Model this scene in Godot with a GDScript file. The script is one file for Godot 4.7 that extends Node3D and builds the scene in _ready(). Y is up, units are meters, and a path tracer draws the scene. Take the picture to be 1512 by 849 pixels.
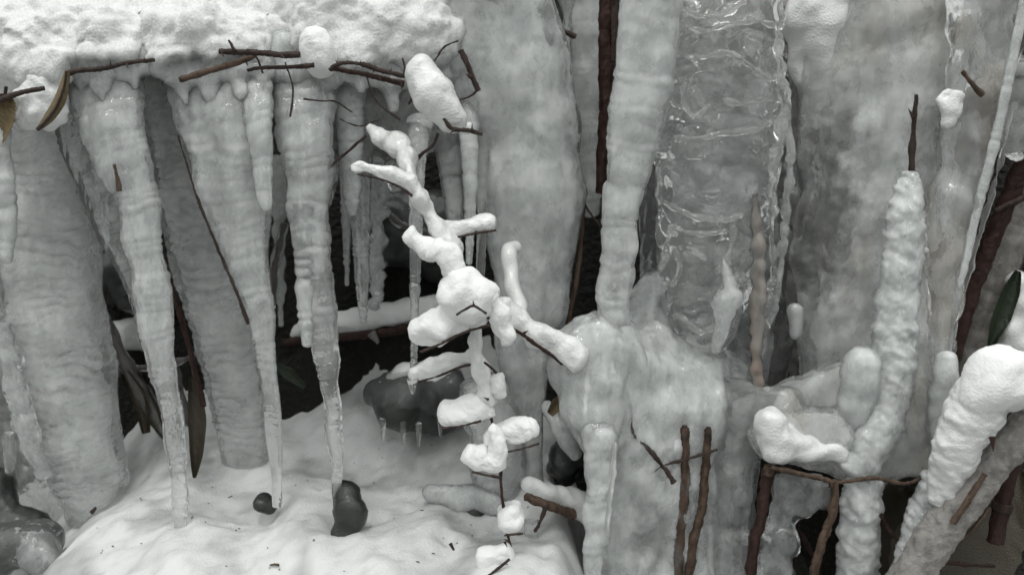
extends Node3D
# A frozen roadside bank: ice columns, icicle curtains and snow-laden rose stems.
# Points are given by photograph column, row and a depth of their own (metres in front of the bank plane).

const EYE := Vector3(0.0, 0.37, 0.80)
const PITCH := 12.0
const FOV := 30.0
var kpx := tan(deg_to_rad(FOV * 0.5)) / 424.5
var sp := sin(deg_to_rad(PITCH))
var cp := cos(deg_to_rad(PITCH))
var nz := FastNoiseLite.new()     # smooth noise
var fb := FastNoiseLite.new()     # fractal noise
var rd := FastNoiseLite.new()     # ridged noise
var cl := FastNoiseLite.new()     # rounded cells
var M := {}
var used := {}

# ---------------------------------------------------------------- placing
func at(x: float, y: float, z: float) -> Vector3:
	var dx := (x - 756.0) * kpx
	var dy := (424.5 - y) * kpx
	var d := Vector3(dx, dy * cp - sp, -dy * sp - cp)
	return EYE + d * ((z - EYE.z) / d.z)

func unit(_x: float, y: float, z: float) -> float:
	var dy := (424.5 - y) * kpx
	return kpx * (z - EYE.z) / (-dy * sp - cp)

func numbered(called: String) -> String:
	var n: int = used.get(called, 0)
	used[called] = n + 1
	return called if n == 0 else "%s_%03d" % [called, n]

func tag(o: Node, label: String, category: String, group := "") -> void:
	o.set_meta("label", label)
	o.set_meta("category", category)
	if group != "":
		o.set_meta("group", group)

func obj(called: String, mesh: Mesh, m: Material, parent: Node = null) -> MeshInstance3D:
	var o := MeshInstance3D.new()
	o.mesh = mesh
	o.material_override = m
	o.cast_shadow = GeometryInstance3D.SHADOW_CASTING_SETTING_DOUBLE_SIDED
	if parent == null:
		o.name = numbered(called)
		add_child(o, true)
	else:
		o.name = called
		parent.add_child(o, true)
	return o

func thing(called: String, label: String, category: String, group := "") -> Node3D:
	var o := Node3D.new()
	o.name = numbered(called)
	add_child(o, true)
	tag(o, label, category, group)
	return o

func structure(called: String, mesh: Mesh, m: Material) -> MeshInstance3D:
	var o := obj(called, mesh, m)
	o.set_meta("kind", "structure")
	return o

# ---------------------------------------------------------------- meshes
func commit(v: PackedVector3Array, idx: PackedInt32Array, col: PackedColorArray = PackedColorArray()) -> ArrayMesh:
	var n := PackedVector3Array()
	n.resize(v.size())
	for i in range(0, idx.size(), 3):
		var a := idx[i]
		var b := idx[i + 1]
		var c := idx[i + 2]
		var f := (v[c] - v[a]).cross(v[b] - v[a])
		n[a] += f
		n[b] += f
		n[c] += f
	for i in n.size():
		n[i] = n[i].normalized()
	var arr := []
	arr.resize(Mesh.ARRAY_MAX)
	arr[Mesh.ARRAY_VERTEX] = v
	arr[Mesh.ARRAY_NORMAL] = n
	arr[Mesh.ARRAY_INDEX] = idx
	if col.size():
		arr[Mesh.ARRAY_COLOR] = col
	var m := ArrayMesh.new()
	m.add_surface_from_arrays(Mesh.PRIMITIVE_TRIANGLES, arr)
	return m

# Level growth creases: 0 on smooth ice, down to -1 in a crease
func crease(p: Vector3, q: float) -> float:
	var w := p.y * q + 1.3 * nz.get_noise_3d(p.x * 9, p.y * 7, p.z * 9) + 0.55 * nz.get_noise_3d(p.x * 45, p.y * 30, p.z * 45)
	var a := clampf(0.55 + 0.9 * nz.get_noise_3d(p.x * 16 + 4, p.y * 30, p.z * 16), 0.05, 1.2)
	var d := a * (pow(absf(sin(w * PI)), 0.5) - 1.0)
	w = p.y * q * 2.3 + 2.0 * nz.get_noise_3d(p.x * 20 + 9, p.y * 16, p.z * 20)
	a = clampf(0.2 + 1.2 * nz.get_noise_3d(p.x * 24 + 4, p.y * 40, p.z * 24), 0.0, 1.0)
	return d + 0.6 * a * (pow(absf(sin(w * PI)), 0.5) - 1.0)

# Displacement of a surface point, by the style of the thing. s = metres along it.
func relief(p: Vector3, s: float, side: float, o: Dictionary) -> float:
	var d := 0.0
	if o.has("ribs"):         # growth rings of an icicle
		var r: Array = o.ribs  # amplitude, wavelength
		var w: float = s / float(r[1]) + 1.1 * nz.get_noise_2d(s * 38.0, float(r[1]) * 9000.0) + 0.5 * nz.get_noise_3d(p.x * 34, p.y * 20, p.z * 34) + side * float(o.get("slant", 0.0))
		var a := 0.55 + 0.9 * nz.get_noise_3d(p.x * 45 + 9, p.y * 45, p.z * 45)
		d += r[0] * a * (absf(sin(w * PI)) * 2.0 - 1.0)
	if o.has("wrinkle"):      # level creases across a column
		d += float(o.wrinkle[0]) * (crease(p, o.wrinkle[1]) - 0.2)
	if o.has("flow"):         # upright flutes
		var r: Array = o.flow
		d += r[0] * fb.get_noise_3d(p.x * r[1], p.y * r[1] * 0.16, p.z * r[1])
	if o.has("lump"):
		var r: Array = o.lump
		d += r[0] * nz.get_noise_3d(p.x * r[1], p.y * r[1], p.z * r[1])
	if o.has("puff"):         # cauliflower lumps of snow
		var r: Array = o.puff
		var w: float = 0.35 * nz.get_noise_3d(p.x * r[1], p.y * r[1], p.z * r[1])
		d += r[0] * (-0.3 - cl.get_noise_3d(p.x * r[1] + w, p.y * r[1] + w, p.z * r[1])) + r[0] * 0.45 * (-0.3 - cl.get_noise_3d(p.x * r[1] * 2.3, p.y * r[1] * 2.3 + w, p.z * r[1] * 2.3))
	if o.has("grain"):
		var r: Array = o.grain
		d += r[0] * fb.get_noise_3d(p.x * r[1], p.y * r[1], p.z * r[1])
	if o.has("scales"):       # rope of frozen drops
		var r: Array = o.scales    # amplitude, size of a drop
		var q: float = 1.0 / float(r[1])
		var a := 0.55 + 0.45 * cos(side * TAU * 0.5) + 0.5 * nz.get_noise_3d(p.x * 60 + 5, p.y * 60, p.z * 60) + 0.8 * nz.get_noise_3d(p.x * 22, p.y * 22 + 8.0, p.z * 22)
		var c := cl.get_noise_3d(p.x * q * 0.62 + 3.0, (p.y + p.x * 0.75) * q, p.z * q * 0.62)
		d += 0.4 * r[0] * (-0.3 - cl.get_noise_3d(p.x * q * 1.7, p.y * q * 1.9, p.z * q * 1.7))
		d += r[0] * clampf(a, 0.15, 1.3) * (-0.15 - c)
	return d

# Colour inside the ice: cloudy (1) or clear and darker.
func cloud(p: Vector3, o: Dictionary, s_at := 0.0) -> Color:
	var c := 1.0
	if o.has("mottle"):
		var r: Array = o.mottle   # darkest, scale, upright stretch, threshold
		var q: float = r[1]
		var v := fb.get_noise_3d(p.x * q + 31.0, p.y * q * r[2], p.z * q)
		c = lerpf(1.0, r[0], smoothstep(r[3] - 0.30, r[3] + 0.30, v))
		c *= 1.0 + 0.10 * nz.get_noise_3d(p.x * q * 4.0, p.y * q * 3.0, p.z * q * 4.0)
	if o.has("spots"):
		for sv in o.spots:        # place, radius, tone
			var d: Vector3 = (p - sv[0])
			d.y *= sv[3] if sv.size() > 3 else 0.6
			d.z = 0.0
			var f := d.length() / float(sv[1]) + 0.7 * fb.get_noise_3d(p.x * 60, p.y * 60, p.z * 60)
			c *= lerpf(float(sv[2]), 1.0, smoothstep(0.3, 1.3, f))
	var t: Color = o.get("tint", Color(1, 1, 1))
	if o.has("thinning"):     # snow that thins out where it melts into the ice below
		var r: Array = o.thinning
		var v := p.y + 0.010 * fb.get_noise_3d(p.x * 40, p.y * 40, p.z * 40) + 0.016 * nz.get_noise_2d(p.x * 17.0, 3.0)
		var al := smoothstep(r[1], r[0], v)
		if r.size() > 2:
			al *= smoothstep(r[3], r[2], p.x + 0.5 * (p.y - r[0]) * -1.0 + 0.02 * fb.get_noise_3d(p.x * 30, p.y * 30, p.z * 30))
		return Color(1, 1, 1, al)
	if o.has("veil"):         # cloudiness inside clear ice
		if o.has("stain"):
			var r: Array = o.stain
			var v := fb.get_noise_3d(p.x * r[1] + 7.0, p.y * r[1] * 0.5, p.z * r[1] + 3.0)
			t = t.lerp(r[0], smoothstep(r[2] - 0.2, r[2] + 0.2, v))
		var g := 1.0
		if o.has("ribs"):
			var rw := s_at / float(o.ribs[1]) + 1.1 * nz.get_noise_2d(s_at * 38.0, float(o.ribs[1]) * 9000.0) + 0.5 * nz.get_noise_3d(p.x * 34, p.y * 20, p.z * 34)
			c *= 0.62 + 0.38 * pow(absf(sin(rw * PI)), 0.6)
		if o.has("fade"):     # clearer towards the tip
			c *= lerpf(1.0, o.fade[2], smoothstep(o.fade[0], o.fade[1], p.y))
		if o.has("wrinkle"):  # bands of bubbles between the creases
			g = 1.0 + 0.75 * crease(p, o.wrinkle[1])
			c *= maxf(g, 0.15)
		g = lerpf(1.0, clampf(g, 0.0, 1.0), 0.35)
		t = Color(t.r * g, t.g * g, t.b * g)
		var wisp := fb.get_noise_3d(p.x * 60.0 + 3.0, p.y * 26.0, p.z * 60.0)
		return Color(t.r, t.g, t.b, clampf(float(o.veil) * c * (1.0 + 0.35 * wisp), 0.02, 1.0))
	if o.has("stain"):
		var r: Array = o.stain    # colour, scale, threshold
		var v := fb.get_noise_3d(p.x * r[1] + 7.0, p.y * r[1] * 0.5, p.z * r[1] + 3.0)
		t = t.lerp(r[0], smoothstep(r[2] - 0.2, r[2] + 0.2, v))
	return Color(t.r * c, t.g * c, t.b * c)

# A body swept along a path. rows: [x, y, half width, z, depth ratio]
func sweep(rows: Array, o: Dictionary) -> ArrayMesh:
	var pts := PackedVector3Array()
	var ra := PackedFloat32Array()
	var rb := PackedFloat32Array()
	for r in rows:
		pts.append(at(r[0], r[1], r[3]))
		var u := unit(r[0], r[1], r[3])
		ra.append(r[2] * u)
		rb.append(r[2] * u * (r[4] if r.size() > 4 else 1.0))
	var step: float = o.get("step", 0.0016)
	var sides: int = o.get("sides", 48)
	# resample
	var sp_p := PackedVector3Array()
	var sp_a := PackedFloat32Array()
	var sp_b := PackedFloat32Array()
	var k := pts.size()
	for i in k - 1:
		var i0 := maxi(i - 1, 0)
		var i3 := mini(i + 2, k - 1)
		var n := maxi(1, int(ceil(pts[i].distance_to(pts[i + 1]) / step)))
		for j in n:
			var t := float(j) / n
			sp_p.append(pts[i].cubic_interpolate(pts[i + 1], pts[i0], pts[i3], t))
			sp_a.append(maxf(0.0002, cubic_interpolate(ra[i], ra[i + 1], ra[i0], ra[i3], t)))
			sp_b.append(maxf(0.0002, cubic_interpolate(rb[i], rb[i + 1], rb[i0], rb[i3], t)))
	sp_p.append(pts[k - 1])
	sp_a.append(ra[k - 1])
	sp_b.append(rb[k - 1])
	# round ends: extend the path and let the radius fall off
	var capped: Array = o.get("cap", [0.0, 0.7])
	var P := PackedVector3Array()
	var A := PackedFloat32Array()
	var B := PackedFloat32Array()
	var nn := sp_p.size()
	var cn := 7
	var t0 := (sp_p[0] - sp_p[1]).normalized()
	var t1 := (sp_p[nn - 1] - sp_p[nn - 2]).normalized()
	for j in cn:
		var f := 1.0 - float(j) / cn      # 1 .. towards 0
		var q := sqrt(maxf(0.0, 1.0 - f * f))
		if j == 0:
			q = 0.04
		P.append(sp_p[0] + t0 * (sp_a[0] * f * float(capped[0]) + 0.00002 * (cn - j)))
		A.append(sp_a[0] * q)
		B.append(sp_b[0] * q)
	for i in nn:
		P.append(sp_p[i])
		A.append(sp_a[i])
		B.append(sp_b[i])
	for j in range(cn - 1, -1, -1):
		var f := 1.0 - float(j) / cn
		var q := sqrt(maxf(0.0, 1.0 - f * f))
		if j == 0:
			q = 0.04
		P.append(sp_p[nn - 1] + t1 * (sp_a[nn - 1] * f * float(capped[1]) + 0.00002 * (cn - j)))
		A.append(sp_a[nn - 1] * q)
		B.append(sp_b[nn - 1] * q)
	var total := P.size()
	var v := PackedVector3Array()
	var col := PackedColorArray()
	var idx := PackedInt32Array()
	var skew: float = o.get("skew", 0.0)
	var level: float = o.get("level", 2.0)      # flattened underside, as a share of the radius
	var s := 0.0
	var face := Vector3(0, 0, 1)
	var last_dir := Vector3.DOWN
	for i in total:
		if i > 0:
			s += P[i].distance_to(P[i - 1])
		var lo := maxi(0, i - 2)
		var hi := mini(total - 1, i + 2)
		var t := (P[hi] - P[lo])
		if t.length() < 1e-7:
			t = last_dir
		t = t.normalized()
		last_dir = t
		var sd := t.cross(face).normalized()
		if sd.length() < 0.5:
			sd = Vector3.RIGHT
		var bd := sd.cross(t).normalized()
		var amp := minf(1.0, A[i] / maxf(0.0005, 0.35 * maxf(A[cn], A[total - cn - 1])))
		amp = minf(amp, 1.0)
		for j in sides:
			var th := TAU * j / sides
			var ca := cos(th)
			var sa := sin(th)
			var off := sd * (ca * A[i]) + bd * (sa * B[i] * (1.0 + skew * ca))
			var p := P[i] + off
			if level < 1.5:
				var down: float = -off.y
				var lim := level * A[i]
				if down > lim:
					p.y += (down - lim) * 0.85
			var nd := (sd * (ca / maxf(A[i], 0.0004)) + bd * (sa / maxf(B[i], 0.0004))).normalized()
			p += nd * (relief(p, s, th / TAU, o) * amp)
			v.append(p)
			col.append(cloud(p, o, s))
	for i in total - 1:
		for j in sides:
			var a := i * sides + j
			var b := i * sides + (j + 1) % sides
			idx.append_array(PackedInt32Array([a, b, a + sides, b, b + sides, a + sides]))
	var c0 := v.size()
	v.append(P[0])
	col.append(cloud(P[0], o))
	v.append(P[total - 1])
	col.append(cloud(P[total - 1], o))
	for j in sides:
		idx.append_array(PackedInt32Array([c0, (j + 1) % sides, j]))
		idx.append_array(PackedInt32Array([c0 + 1, (total - 1) * sides + j, (total - 1) * sides + (j + 1) % sides]))
	# right way round: outward volume
	var vol := 0.0
	for i in range(0, idx.size(), 3):
		vol += (v[idx[i]] - P[0]).dot((v[idx[i + 1]] - P[0]).cross(v[idx[i + 2]] - P[0]))
	if vol > 0.0:
		for i in range(0, idx.size(), 3):
			var q := idx[i + 1]
			idx[i + 1] = idx[i + 2]
			idx[i + 2] = q
	return commit(v, idx, col)

# Left and right outline at given rows -> rows for sweep
func prof(rows: Array, z0: float, z1: float, ratio := 1.0) -> Array:
	var out := []
	var y0: float = rows[0][0]
	var y1: float = rows[rows.size() - 1][0]
	for r in rows:
		var t: float = (r[0] - y0) / (y1 - y0)
		out.append([(r[1] + r[2]) * 0.5, r[0], (r[2] - r[1]) * 0.5, r[3] if r.size() > 3 else lerpf(z0, z1, t), ratio])
	return out

# A body of smoothly joined round limbs. prims: [x, y, z, r, x2, y2, z2, r2] (r in photo pixels)
func mass(prims: Array, o: Dictionary) -> ArrayMesh:
	var cell: float = o.get("cell", 0.003)
	var k: float = o.get("k", 0.012)
	var flat: float = o.get("flat", 1.0)
	var zc := 0.0
	var pa := PackedVector3Array()
	var pb := PackedVector3Array()
	var qa := PackedFloat32Array()
	var qb := PackedFloat32Array()
	for r in prims:
		zc += r[2] / prims.size()
	for r in prims:
		var a := at(r[0], r[1], r[2])
		var e := a
		var r2: float = r[3]
		var u2 := unit(r[0], r[1], r[2])
		if r.size() > 4:
			e = at(r[4], r[5], r[6])
			r2 = r[7]
			u2 = unit(r[4], r[5], r[6])
		a.z = zc + (a.z - zc) / flat
		e.z = zc + (e.z - zc) / flat
		pa.append(a)
		pb.append(e)
		qa.append(r[3] * unit(r[0], r[1], r[2]))
		qb.append(r2 * u2)
	var lo := Vector3(9, 9, 9)
	var hi := -lo
	for i in pa.size():
		var m := maxf(qa[i], qb[i]) + k + cell * 3
		lo = lo.min(pa[i] - Vector3.ONE * m).min(pb[i] - Vector3.ONE * m)
		hi = hi.max(pa[i] + Vector3.ONE * m).max(pb[i] + Vector3.ONE * m)
	var BS := 5
	var nb := Vector3i(((hi - lo) / (cell * BS)).ceil()) + Vector3i.ONE
	var nx := nb.x * BS + 1
	var ny := nb.y * BS + 1
	var nzz := nb.z * BS + 1
	var f := PackedFloat32Array()
	f.resize(nx * ny * nzz)
	f.fill(1e9)
	var sy := nx
	var sz := nx * ny
	var blocks := []
	var diag := cell * BS * 0.88
	for bz in nb.z:
		for by in nb.y:
			for bx in nb.x:
				var c := lo + (Vector3(bx, by, bz) + Vector3.ONE * 0.5) * (cell * BS)
				var near := PackedInt32Array()
				var best := 1e9
				var ds := PackedFloat32Array()
				for i in pa.size():
					var dd := cap_d(c, pa[i], pb[i], qa[i], qb[i])
					ds.append(dd)
					best = minf(best, dd)
				if best > diag + k * 0.5 or best < -diag - k:
					continue
				for i in pa.size():
					if ds[i] < best + 2.0 * diag + k:
						near.append(i)
				blocks.append(Vector3i(bx, by, bz))
				for z in BS + 1:
					for y in BS + 1:
						var row := (bz * BS + z) * sz + (by * BS + y) * sy + bx * BS
						for x in BS + 1:
							if f[row + x] < 1e8:
								continue
							var p := lo + Vector3(bx * BS + x, by * BS + y, bz * BS + z) * cell
							var d := 1e9
							for i in near:
								var e := cap_d(p, pa[i], pb[i], qa[i], qb[i])
								if d > 1e8:
									d = e
								else:
									var h := maxf(k - absf(d - e), 0.0) / k
									d = minf(d, e) - h * h * k * 0.25
							f[row + x] = d
	var ids := {}
	var v := PackedVector3Array()
	var offs := [0, 1, sy, sy + 1, sz, sz + 1, sz + sy, sz + sy + 1]
	var corner := [Vector3(0, 0, 0), Vector3(1, 0, 0), Vector3(0, 1, 0), Vector3(1, 1, 0), Vector3(0, 0, 1), Vector3(1, 0, 1), Vector3(0, 1, 1), Vector3(1, 1, 1)]
	var edges := [[0, 1], [2, 3], [4, 5], [6, 7], [0, 2], [1, 3], [4, 6], [5, 7], [0, 4], [1, 5], [2, 6], [3, 7]]
	for b in blocks:
		for z in BS:
			for y in BS:
				for x in BS:
					var g := Vector3i(b.x * BS + x, b.y * BS + y, b.z * BS + z)
					var base := g.z * sz + g.y * sy + g.x
					var neg := 0
					for q in 8:
						if f[base + offs[q]] < 0.0:
							neg += 1
					if neg == 0 or neg == 8:
						continue
					var sum := Vector3.ZERO
					var cnt := 0
					for e in edges:
						var fa := f[base + offs[e[0]]]
						var fc := f[base + offs[e[1]]]
						if (fa < 0.0) != (fc < 0.0):
							sum += corner[e[0]].lerp(corner[e[1]], fa / (fa - fc))
							cnt += 1
					ids[base] = v.size()
					v.append(lo + (Vector3(g) + sum / cnt) * cell)
	var idx := PackedInt32Array()
	var dirs := [[1, sy, sz], [sy, sz, 1], [sz, 1, sy]]
	for base in ids:
		for a in 3:
			var d1: int = dirs[a][0]
			var d2: int = dirs[a][1]
			var d3: int = dirs[a][2]
			var f0 := f[base]
			var f1 := f[base + d1]
			if (f0 < 0.0) == (f1 < 0.0):
				continue
			if not (ids.has(base - d2) and ids.has(base - d3) and ids.has(base - d2 - d3)):
				continue
			var i0: int = ids[base]
			var i1: int = ids[base - d2]
			var i2: int = ids[base - d2 - d3]
			var i3: int = ids[base - d3]
			if f0 < 0.0:
				idx.append_array(PackedInt32Array([i0, i2, i1, i0, i3, i2]))
			else:
				idx.append_array(PackedInt32Array([i0, i1, i2, i0, i2, i3]))
	for i in v.size():
		v[i].z = zc + (v[i].z - zc) * flat
	var n := PackedVector3Array()
	n.resize(v.size())
	for i in range(0, idx.size(), 3):
		var fn := (v[idx[i + 2]] - v[idx[i]]).cross(v[idx[i + 1]] - v[idx[i]])
		for q in 3:
			n[idx[i + q]] += fn
	var col := PackedColorArray()
	for i in v.size():
		v[i] += n[i].normalized() * relief(v[i], -v[i].y, 0.0, o)
		col.append(cloud(v[i], o))
	return commit(v, idx, col)

func cap_d(p: Vector3, a: Vector3, b: Vector3, ra: float, rb: float) -> float:
	var ab := b - a
	var l := ab.length_squared()
	if l < 1e-10:
		return p.distance_to(a) - ra
	var h := clampf((p - a).dot(ab) / l, 0.0, 1.0)
	return p.distance_to(a + ab * h) - lerpf(ra, rb, h)

# A twig: rows [x, y] or [x, y, z], radius from r0 to r1 (photo pixels)
func twig_mesh(rows: Array, z: float, r0: float, r1: float, rough := 0.0004, sides := 10) -> ArrayMesh:
	var out := []
	for i in rows.size():
		var r: Array = rows[i]
		out.append([r[0], r[1], lerpf(r0, r1, float(i) / maxf(1, rows.size() - 1)), r[2] if r.size() > 2 else z, 1.0])
	return sweep(out, {"step": 0.0014, "sides": sides, "cap": [0.15, 0.15], "flow": [rough * 1.1, 420.0], "grain": [rough * 0.5, 300.0], "lump": [rough * 0.6, 70.0], "mottle": [0.55, 220.0, 0.2, 0.1]})

func thorn(x: float, y: float, z: float, dx: float, dy: float, r: float) -> ArrayMesh:
	return sweep([[x, y, r, z], [x + dx * 0.5, y + dy * 0.5, r * 0.5, z + 0.001], [x + dx, y + dy, 0.4, z + 0.002]], {"step": 0.001, "sides": 8, "cap": [0.0, 0.1]})

# A leaf blade bent over its midrib, with a real thickness. outline: [x, y, z] down the midrib with half width each.
func leaf_mesh(rows: Array, curl: float, jag: float, thick := 0.0006) -> ArrayMesh:
	var v := PackedVector3Array()
	var col := PackedColorArray()
	var idx := PackedInt32Array()
	var n := 28
	var w := 10
	var k := rows.size()
	for side in 2:
		for i in n + 1:
			var t := float(i) / n * (k - 1)
			var a := mini(int(t), k - 2)
			var u := t - a
			var p0 := Vector3(rows[a][0], rows[a][1], rows[a][2])
			var p1 := Vector3(rows[a + 1][0], rows[a + 1][1], rows[a + 1][2])
			var pm := p0.cubic_interpolate(p1, Vector3(rows[maxi(a - 1, 0)][0], rows[maxi(a - 1, 0)][1], rows[maxi(a - 1, 0)][2]), Vector3(rows[mini(a + 2, k - 1)][0], rows[mini(a + 2, k - 1)][1], rows[mini(a + 2, k - 1)][2]), u)
			var hw := lerpf(rows[a][3], rows[a + 1][3], u)
			var dr := (p1 - p0)
			var nrm := Vector2(-dr.y, dr.x).normalized()
			for j in w + 1:
				var s := float(j) / w * 2.0 - 1.0
				var e := hw * s * (1.0 + (jag * (0.5 - fposmod(i * 0.5, 1.0)) if absf(s) > 0.9 else 0.0))
				var q := at(pm.x + nrm.x * e, pm.y + nrm.y * e, pm.z + curl * s * s + 0.0012 * fb.get_noise_2d(pm.x + e, pm.y) + 0.0007 * absf(sin(i * 1.1 + absf(s) * 2.5)))
				if side == 1:
					q.z -= thick
				v.append(q)
				var vein := 1.0 if absf(s) > 0.12 else 1.35
				if absf(fposmod(i * 0.25 - absf(s) * 0.9, 1.0) - 0.5) < 0.09:
					vein = 1.25
				var tone := vein * (1.0 + 0.5 * fb.get_noise_2d(pm.x * 0.9 + e * 0.9, pm.y * 0.9))
				col.append(Color(tone, tone, tone))
	var L := (n + 1) * (w + 1)
	for i in n:
		for j in w:
			var a := i * (w + 1) + j
			var b := a + w + 1
			idx.append_array(PackedInt32Array([a, b, a + 1, a + 1, b, b + 1]))
			idx.append_array(PackedInt32Array([L + a, L + a + 1, L + b, L + a + 1, L + b + 1, L + b]))
	for i in n:
		for j in [0, w]:
			var a: int = i * (w + 1) + j
			var b: int = a + w + 1
			if j == 0:
				idx.append_array(PackedInt32Array([a, L + a, b, b, L + a, L + b]))
			else:
				idx.append_array(PackedInt32Array([a, b, L + a, b, L + b, L + a]))
	var vol := 0.0
	for i in range(0, idx.size(), 3):
		vol += (v[idx[i]] - v[0]).dot((v[idx[i + 1]] - v[0]).cross(v[idx[i + 2]] - v[0]))
	if vol > 0.0:
		idx.reverse()
	return commit(v, idx, col)

# ---------------------------------------------------------------- materials
func noise_tex(freq: float, dark: float, light: float, octaves: int, sd: int, size := 512, kind := FastNoiseLite.TYPE_SIMPLEX_SMOOTH) -> NoiseTexture2D:
	var n := FastNoiseLite.new()
	n.noise_type = kind
	n.seed = sd
	n.frequency = freq
	n.fractal_octaves = octaves
	var t := NoiseTexture2D.new()
	t.width = size
	t.height = size
	t.seamless = true
	t.noise = n
	var g := Gradient.new()
	g.set_color(0, Color(dark, dark, dark))
	g.set_color(1, Color(light, light, light))
	t.color_ramp = g
	return t

func mat(called: String, base: Color, rough: float) -> StandardMaterial3D:
	var m := StandardMaterial3D.new()
	m.resource_name = called
	m.albedo_color = base.linear_to_srgb()
	m.roughness = rough
	m.vertex_color_use_as_albedo = true
	m.uv1_triplanar = true
	m.uv1_world_triplanar = true
	m.uv1_scale = Vector3(9, 9, 9)
	M[called] = m
	return m

func ice(called: String, base: Color, rough: float, body: float, tex: Texture2D, bump: Texture2D, relief_cm: float) -> StandardMaterial3D:
	var m := mat(called, Color(base.r, base.g, base.b), rough)
	m.albedo_color.a = body
	m.transparency = BaseMaterial3D.TRANSPARENCY_ALPHA
	m.refraction_enabled = true
	m.refraction_scale = 0.031
	m.albedo_texture = tex
	if bump:
		m.heightmap_enabled = true
		m.heightmap_texture = bump
		m.heightmap_scale = relief_cm
	return m

func materials() -> void:
	var fine := noise_tex(0.09, 0.80, 1.0, 4, 3)
	var patch := noise_tex(0.02, 0.84, 1.0, 4, 8)
	var bump_f := noise_tex(0.10, 0.0, 1.0, 4, 11)
	var bump_s := noise_tex(0.07, 0.0, 1.0, 6, 12)
	var bump_r := noise_tex(0.045, 0.0, 1.0, 5, 21)
	var m := mat("snow", Color(0.72, 0.725, 0.72), 0.8)
	m.heightmap_enabled = true
	m.heightmap_texture = bump_s
	m.heightmap_scale = 0.05
	m.uv1_scale = Vector3(10, 10, 10)
	var wet: StandardMaterial3D = m.duplicate()
	wet.resource_name = "ground_snow"
	wet.albedo_color = Color(0.57, 0.575, 0.57).linear_to_srgb()
	wet.roughness = 0.6
	M["ground_snow"] = wet
	var thin: StandardMaterial3D = m.duplicate()
	thin.resource_name = "thin_snow"
	thin.transparency = BaseMaterial3D.TRANSPARENCY_ALPHA
	thin.albedo_texture = fine
	thin.albedo_color = Color(0.79, 0.795, 0.79).linear_to_srgb()
	M["thin_snow"] = thin
	m = mat("wet_snow", Color(0.66, 0.665, 0.655), 0.4)
	m.heightmap_enabled = true
	m.heightmap_texture = bump_f
	m.heightmap_scale = 0.05
	m.clearcoat_enabled = true
	m.clearcoat = 0.25
	m.clearcoat_roughness = 0.25
	m.backlight_enabled = true
	m.backlight = Color(0.3, 0.3, 0.3)
	var wavy := noise_tex(0.022, 0.0, 1.0, 4, 31)
	ice("ice_skin", Color(0.948, 0.954, 0.952), 0.05, 0.05, null, wavy, 0.09)
	M.ice_skin.uv1_scale = Vector3(11, 9, 11)
	ice("drip_ice", Color(0.95, 0.955, 0.945), 0.04, 0.08, null, null, 0.0)
	var wn := FastNoiseLite.new()
	wn.noise_type = FastNoiseLite.TYPE_SIMPLEX_SMOOTH
	wn.seed = 77
	wn.frequency = 0.007
	wn.fractal_octaves = 6
	wn.fractal_gain = 0.58
	wn.domain_warp_enabled = true
	wn.domain_warp_amplitude = 60.0
	wn.domain_warp_frequency = 0.012
	var bubbles := NoiseTexture2D.new()
	bubbles.width = 1024
	bubbles.height = 1024
	bubbles.seamless = true
	bubbles.noise = wn
	var bg := Gradient.new()
	bg.offsets = PackedFloat32Array([0.22, 0.42, 0.55, 0.75])
	bg.colors = PackedColorArray([Color(0.855, 0.866, 0.864, 0.3), Color(0.925, 0.934, 0.932, 0.62), Color(0.965, 0.97, 0.968, 0.88), Color(1, 1, 1, 1)])
	bubbles.color_ramp = bg
	var soft: NoiseTexture2D = bubbles.duplicate()
	var sg := Gradient.new()
	sg.offsets = PackedFloat32Array([0.2, 0.42, 0.6])
	sg.colors = PackedColorArray([Color(0.915, 0.922, 0.92, 0.65), Color(0.955, 0.96, 0.958, 0.88), Color(1, 1, 1, 1)])
	soft.color_ramp = sg
	m = mat("cloudy_heart", Color(0.938, 0.944, 0.942), 0.6)
	m.albedo_texture = soft
	m.transparency = BaseMaterial3D.TRANSPARENCY_ALPHA
	m.uv1_scale = Vector3(5.5, 3.5, 5.5)
	m = mat("ice_heart", Color(0.915, 0.924, 0.922), 0.6)
	m.albedo_texture = bubbles
	m.transparency = BaseMaterial3D.TRANSPARENCY_ALPHA
	m.uv1_scale = Vector3(6.5, 4.5, 6.5)
	m = mat("rime_snow", Color(0.66, 0.665, 0.655), 0.3)
	m.heightmap_enabled = true
	m.heightmap_texture = bump_f
	m.heightmap_scale = 0.05
	m.clearcoat_enabled = true
	m.clearcoat = 0.4
	m.clearcoat_roughness = 0.2
	m.backlight_enabled = true
	m.backlight = Color(0.3, 0.3, 0.3)
	for a in [["dark_bark", Color(0.055, 0.038, 0.032), 0.55], ["red_bark", Color(0.048, 0.025, 0.02), 0.5], ["brown_bark", Color(0.11, 0.075, 0.055), 0.7], ["grey_bark", Color(0.27, 0.255, 0.24), 0.8], ["dry_leaf", Color(0.17, 0.125, 0.06), 0.6], ["brown_leaf", Color(0.042, 0.033, 0.018), 0.5], ["green_leaf", Color(0.018, 0.03, 0.012), 0.4], ["wet_rock", Color(0.018, 0.021, 0.019), 0.35], ["soil", Color(0.013, 0.0125, 0.010), 0.95]]:
		m = mat(a[0], a[1], a[2])
		m.albedo_texture = patch
		m.uv1_scale = Vector3(30, 30, 30)
		m.heightmap_enabled = true
		m.heightmap_texture = bump_r
		m.heightmap_scale = 0.06
	for b in ["dark_bark", "red_bark", "brown_bark"]:
		M[b].metallic_specular = 0.3
	M.wet_rock.clearcoat_enabled = true
	M.wet_rock.clearcoat = 0.3
	M.wet_rock.clearcoat_roughness = 0.2
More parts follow.
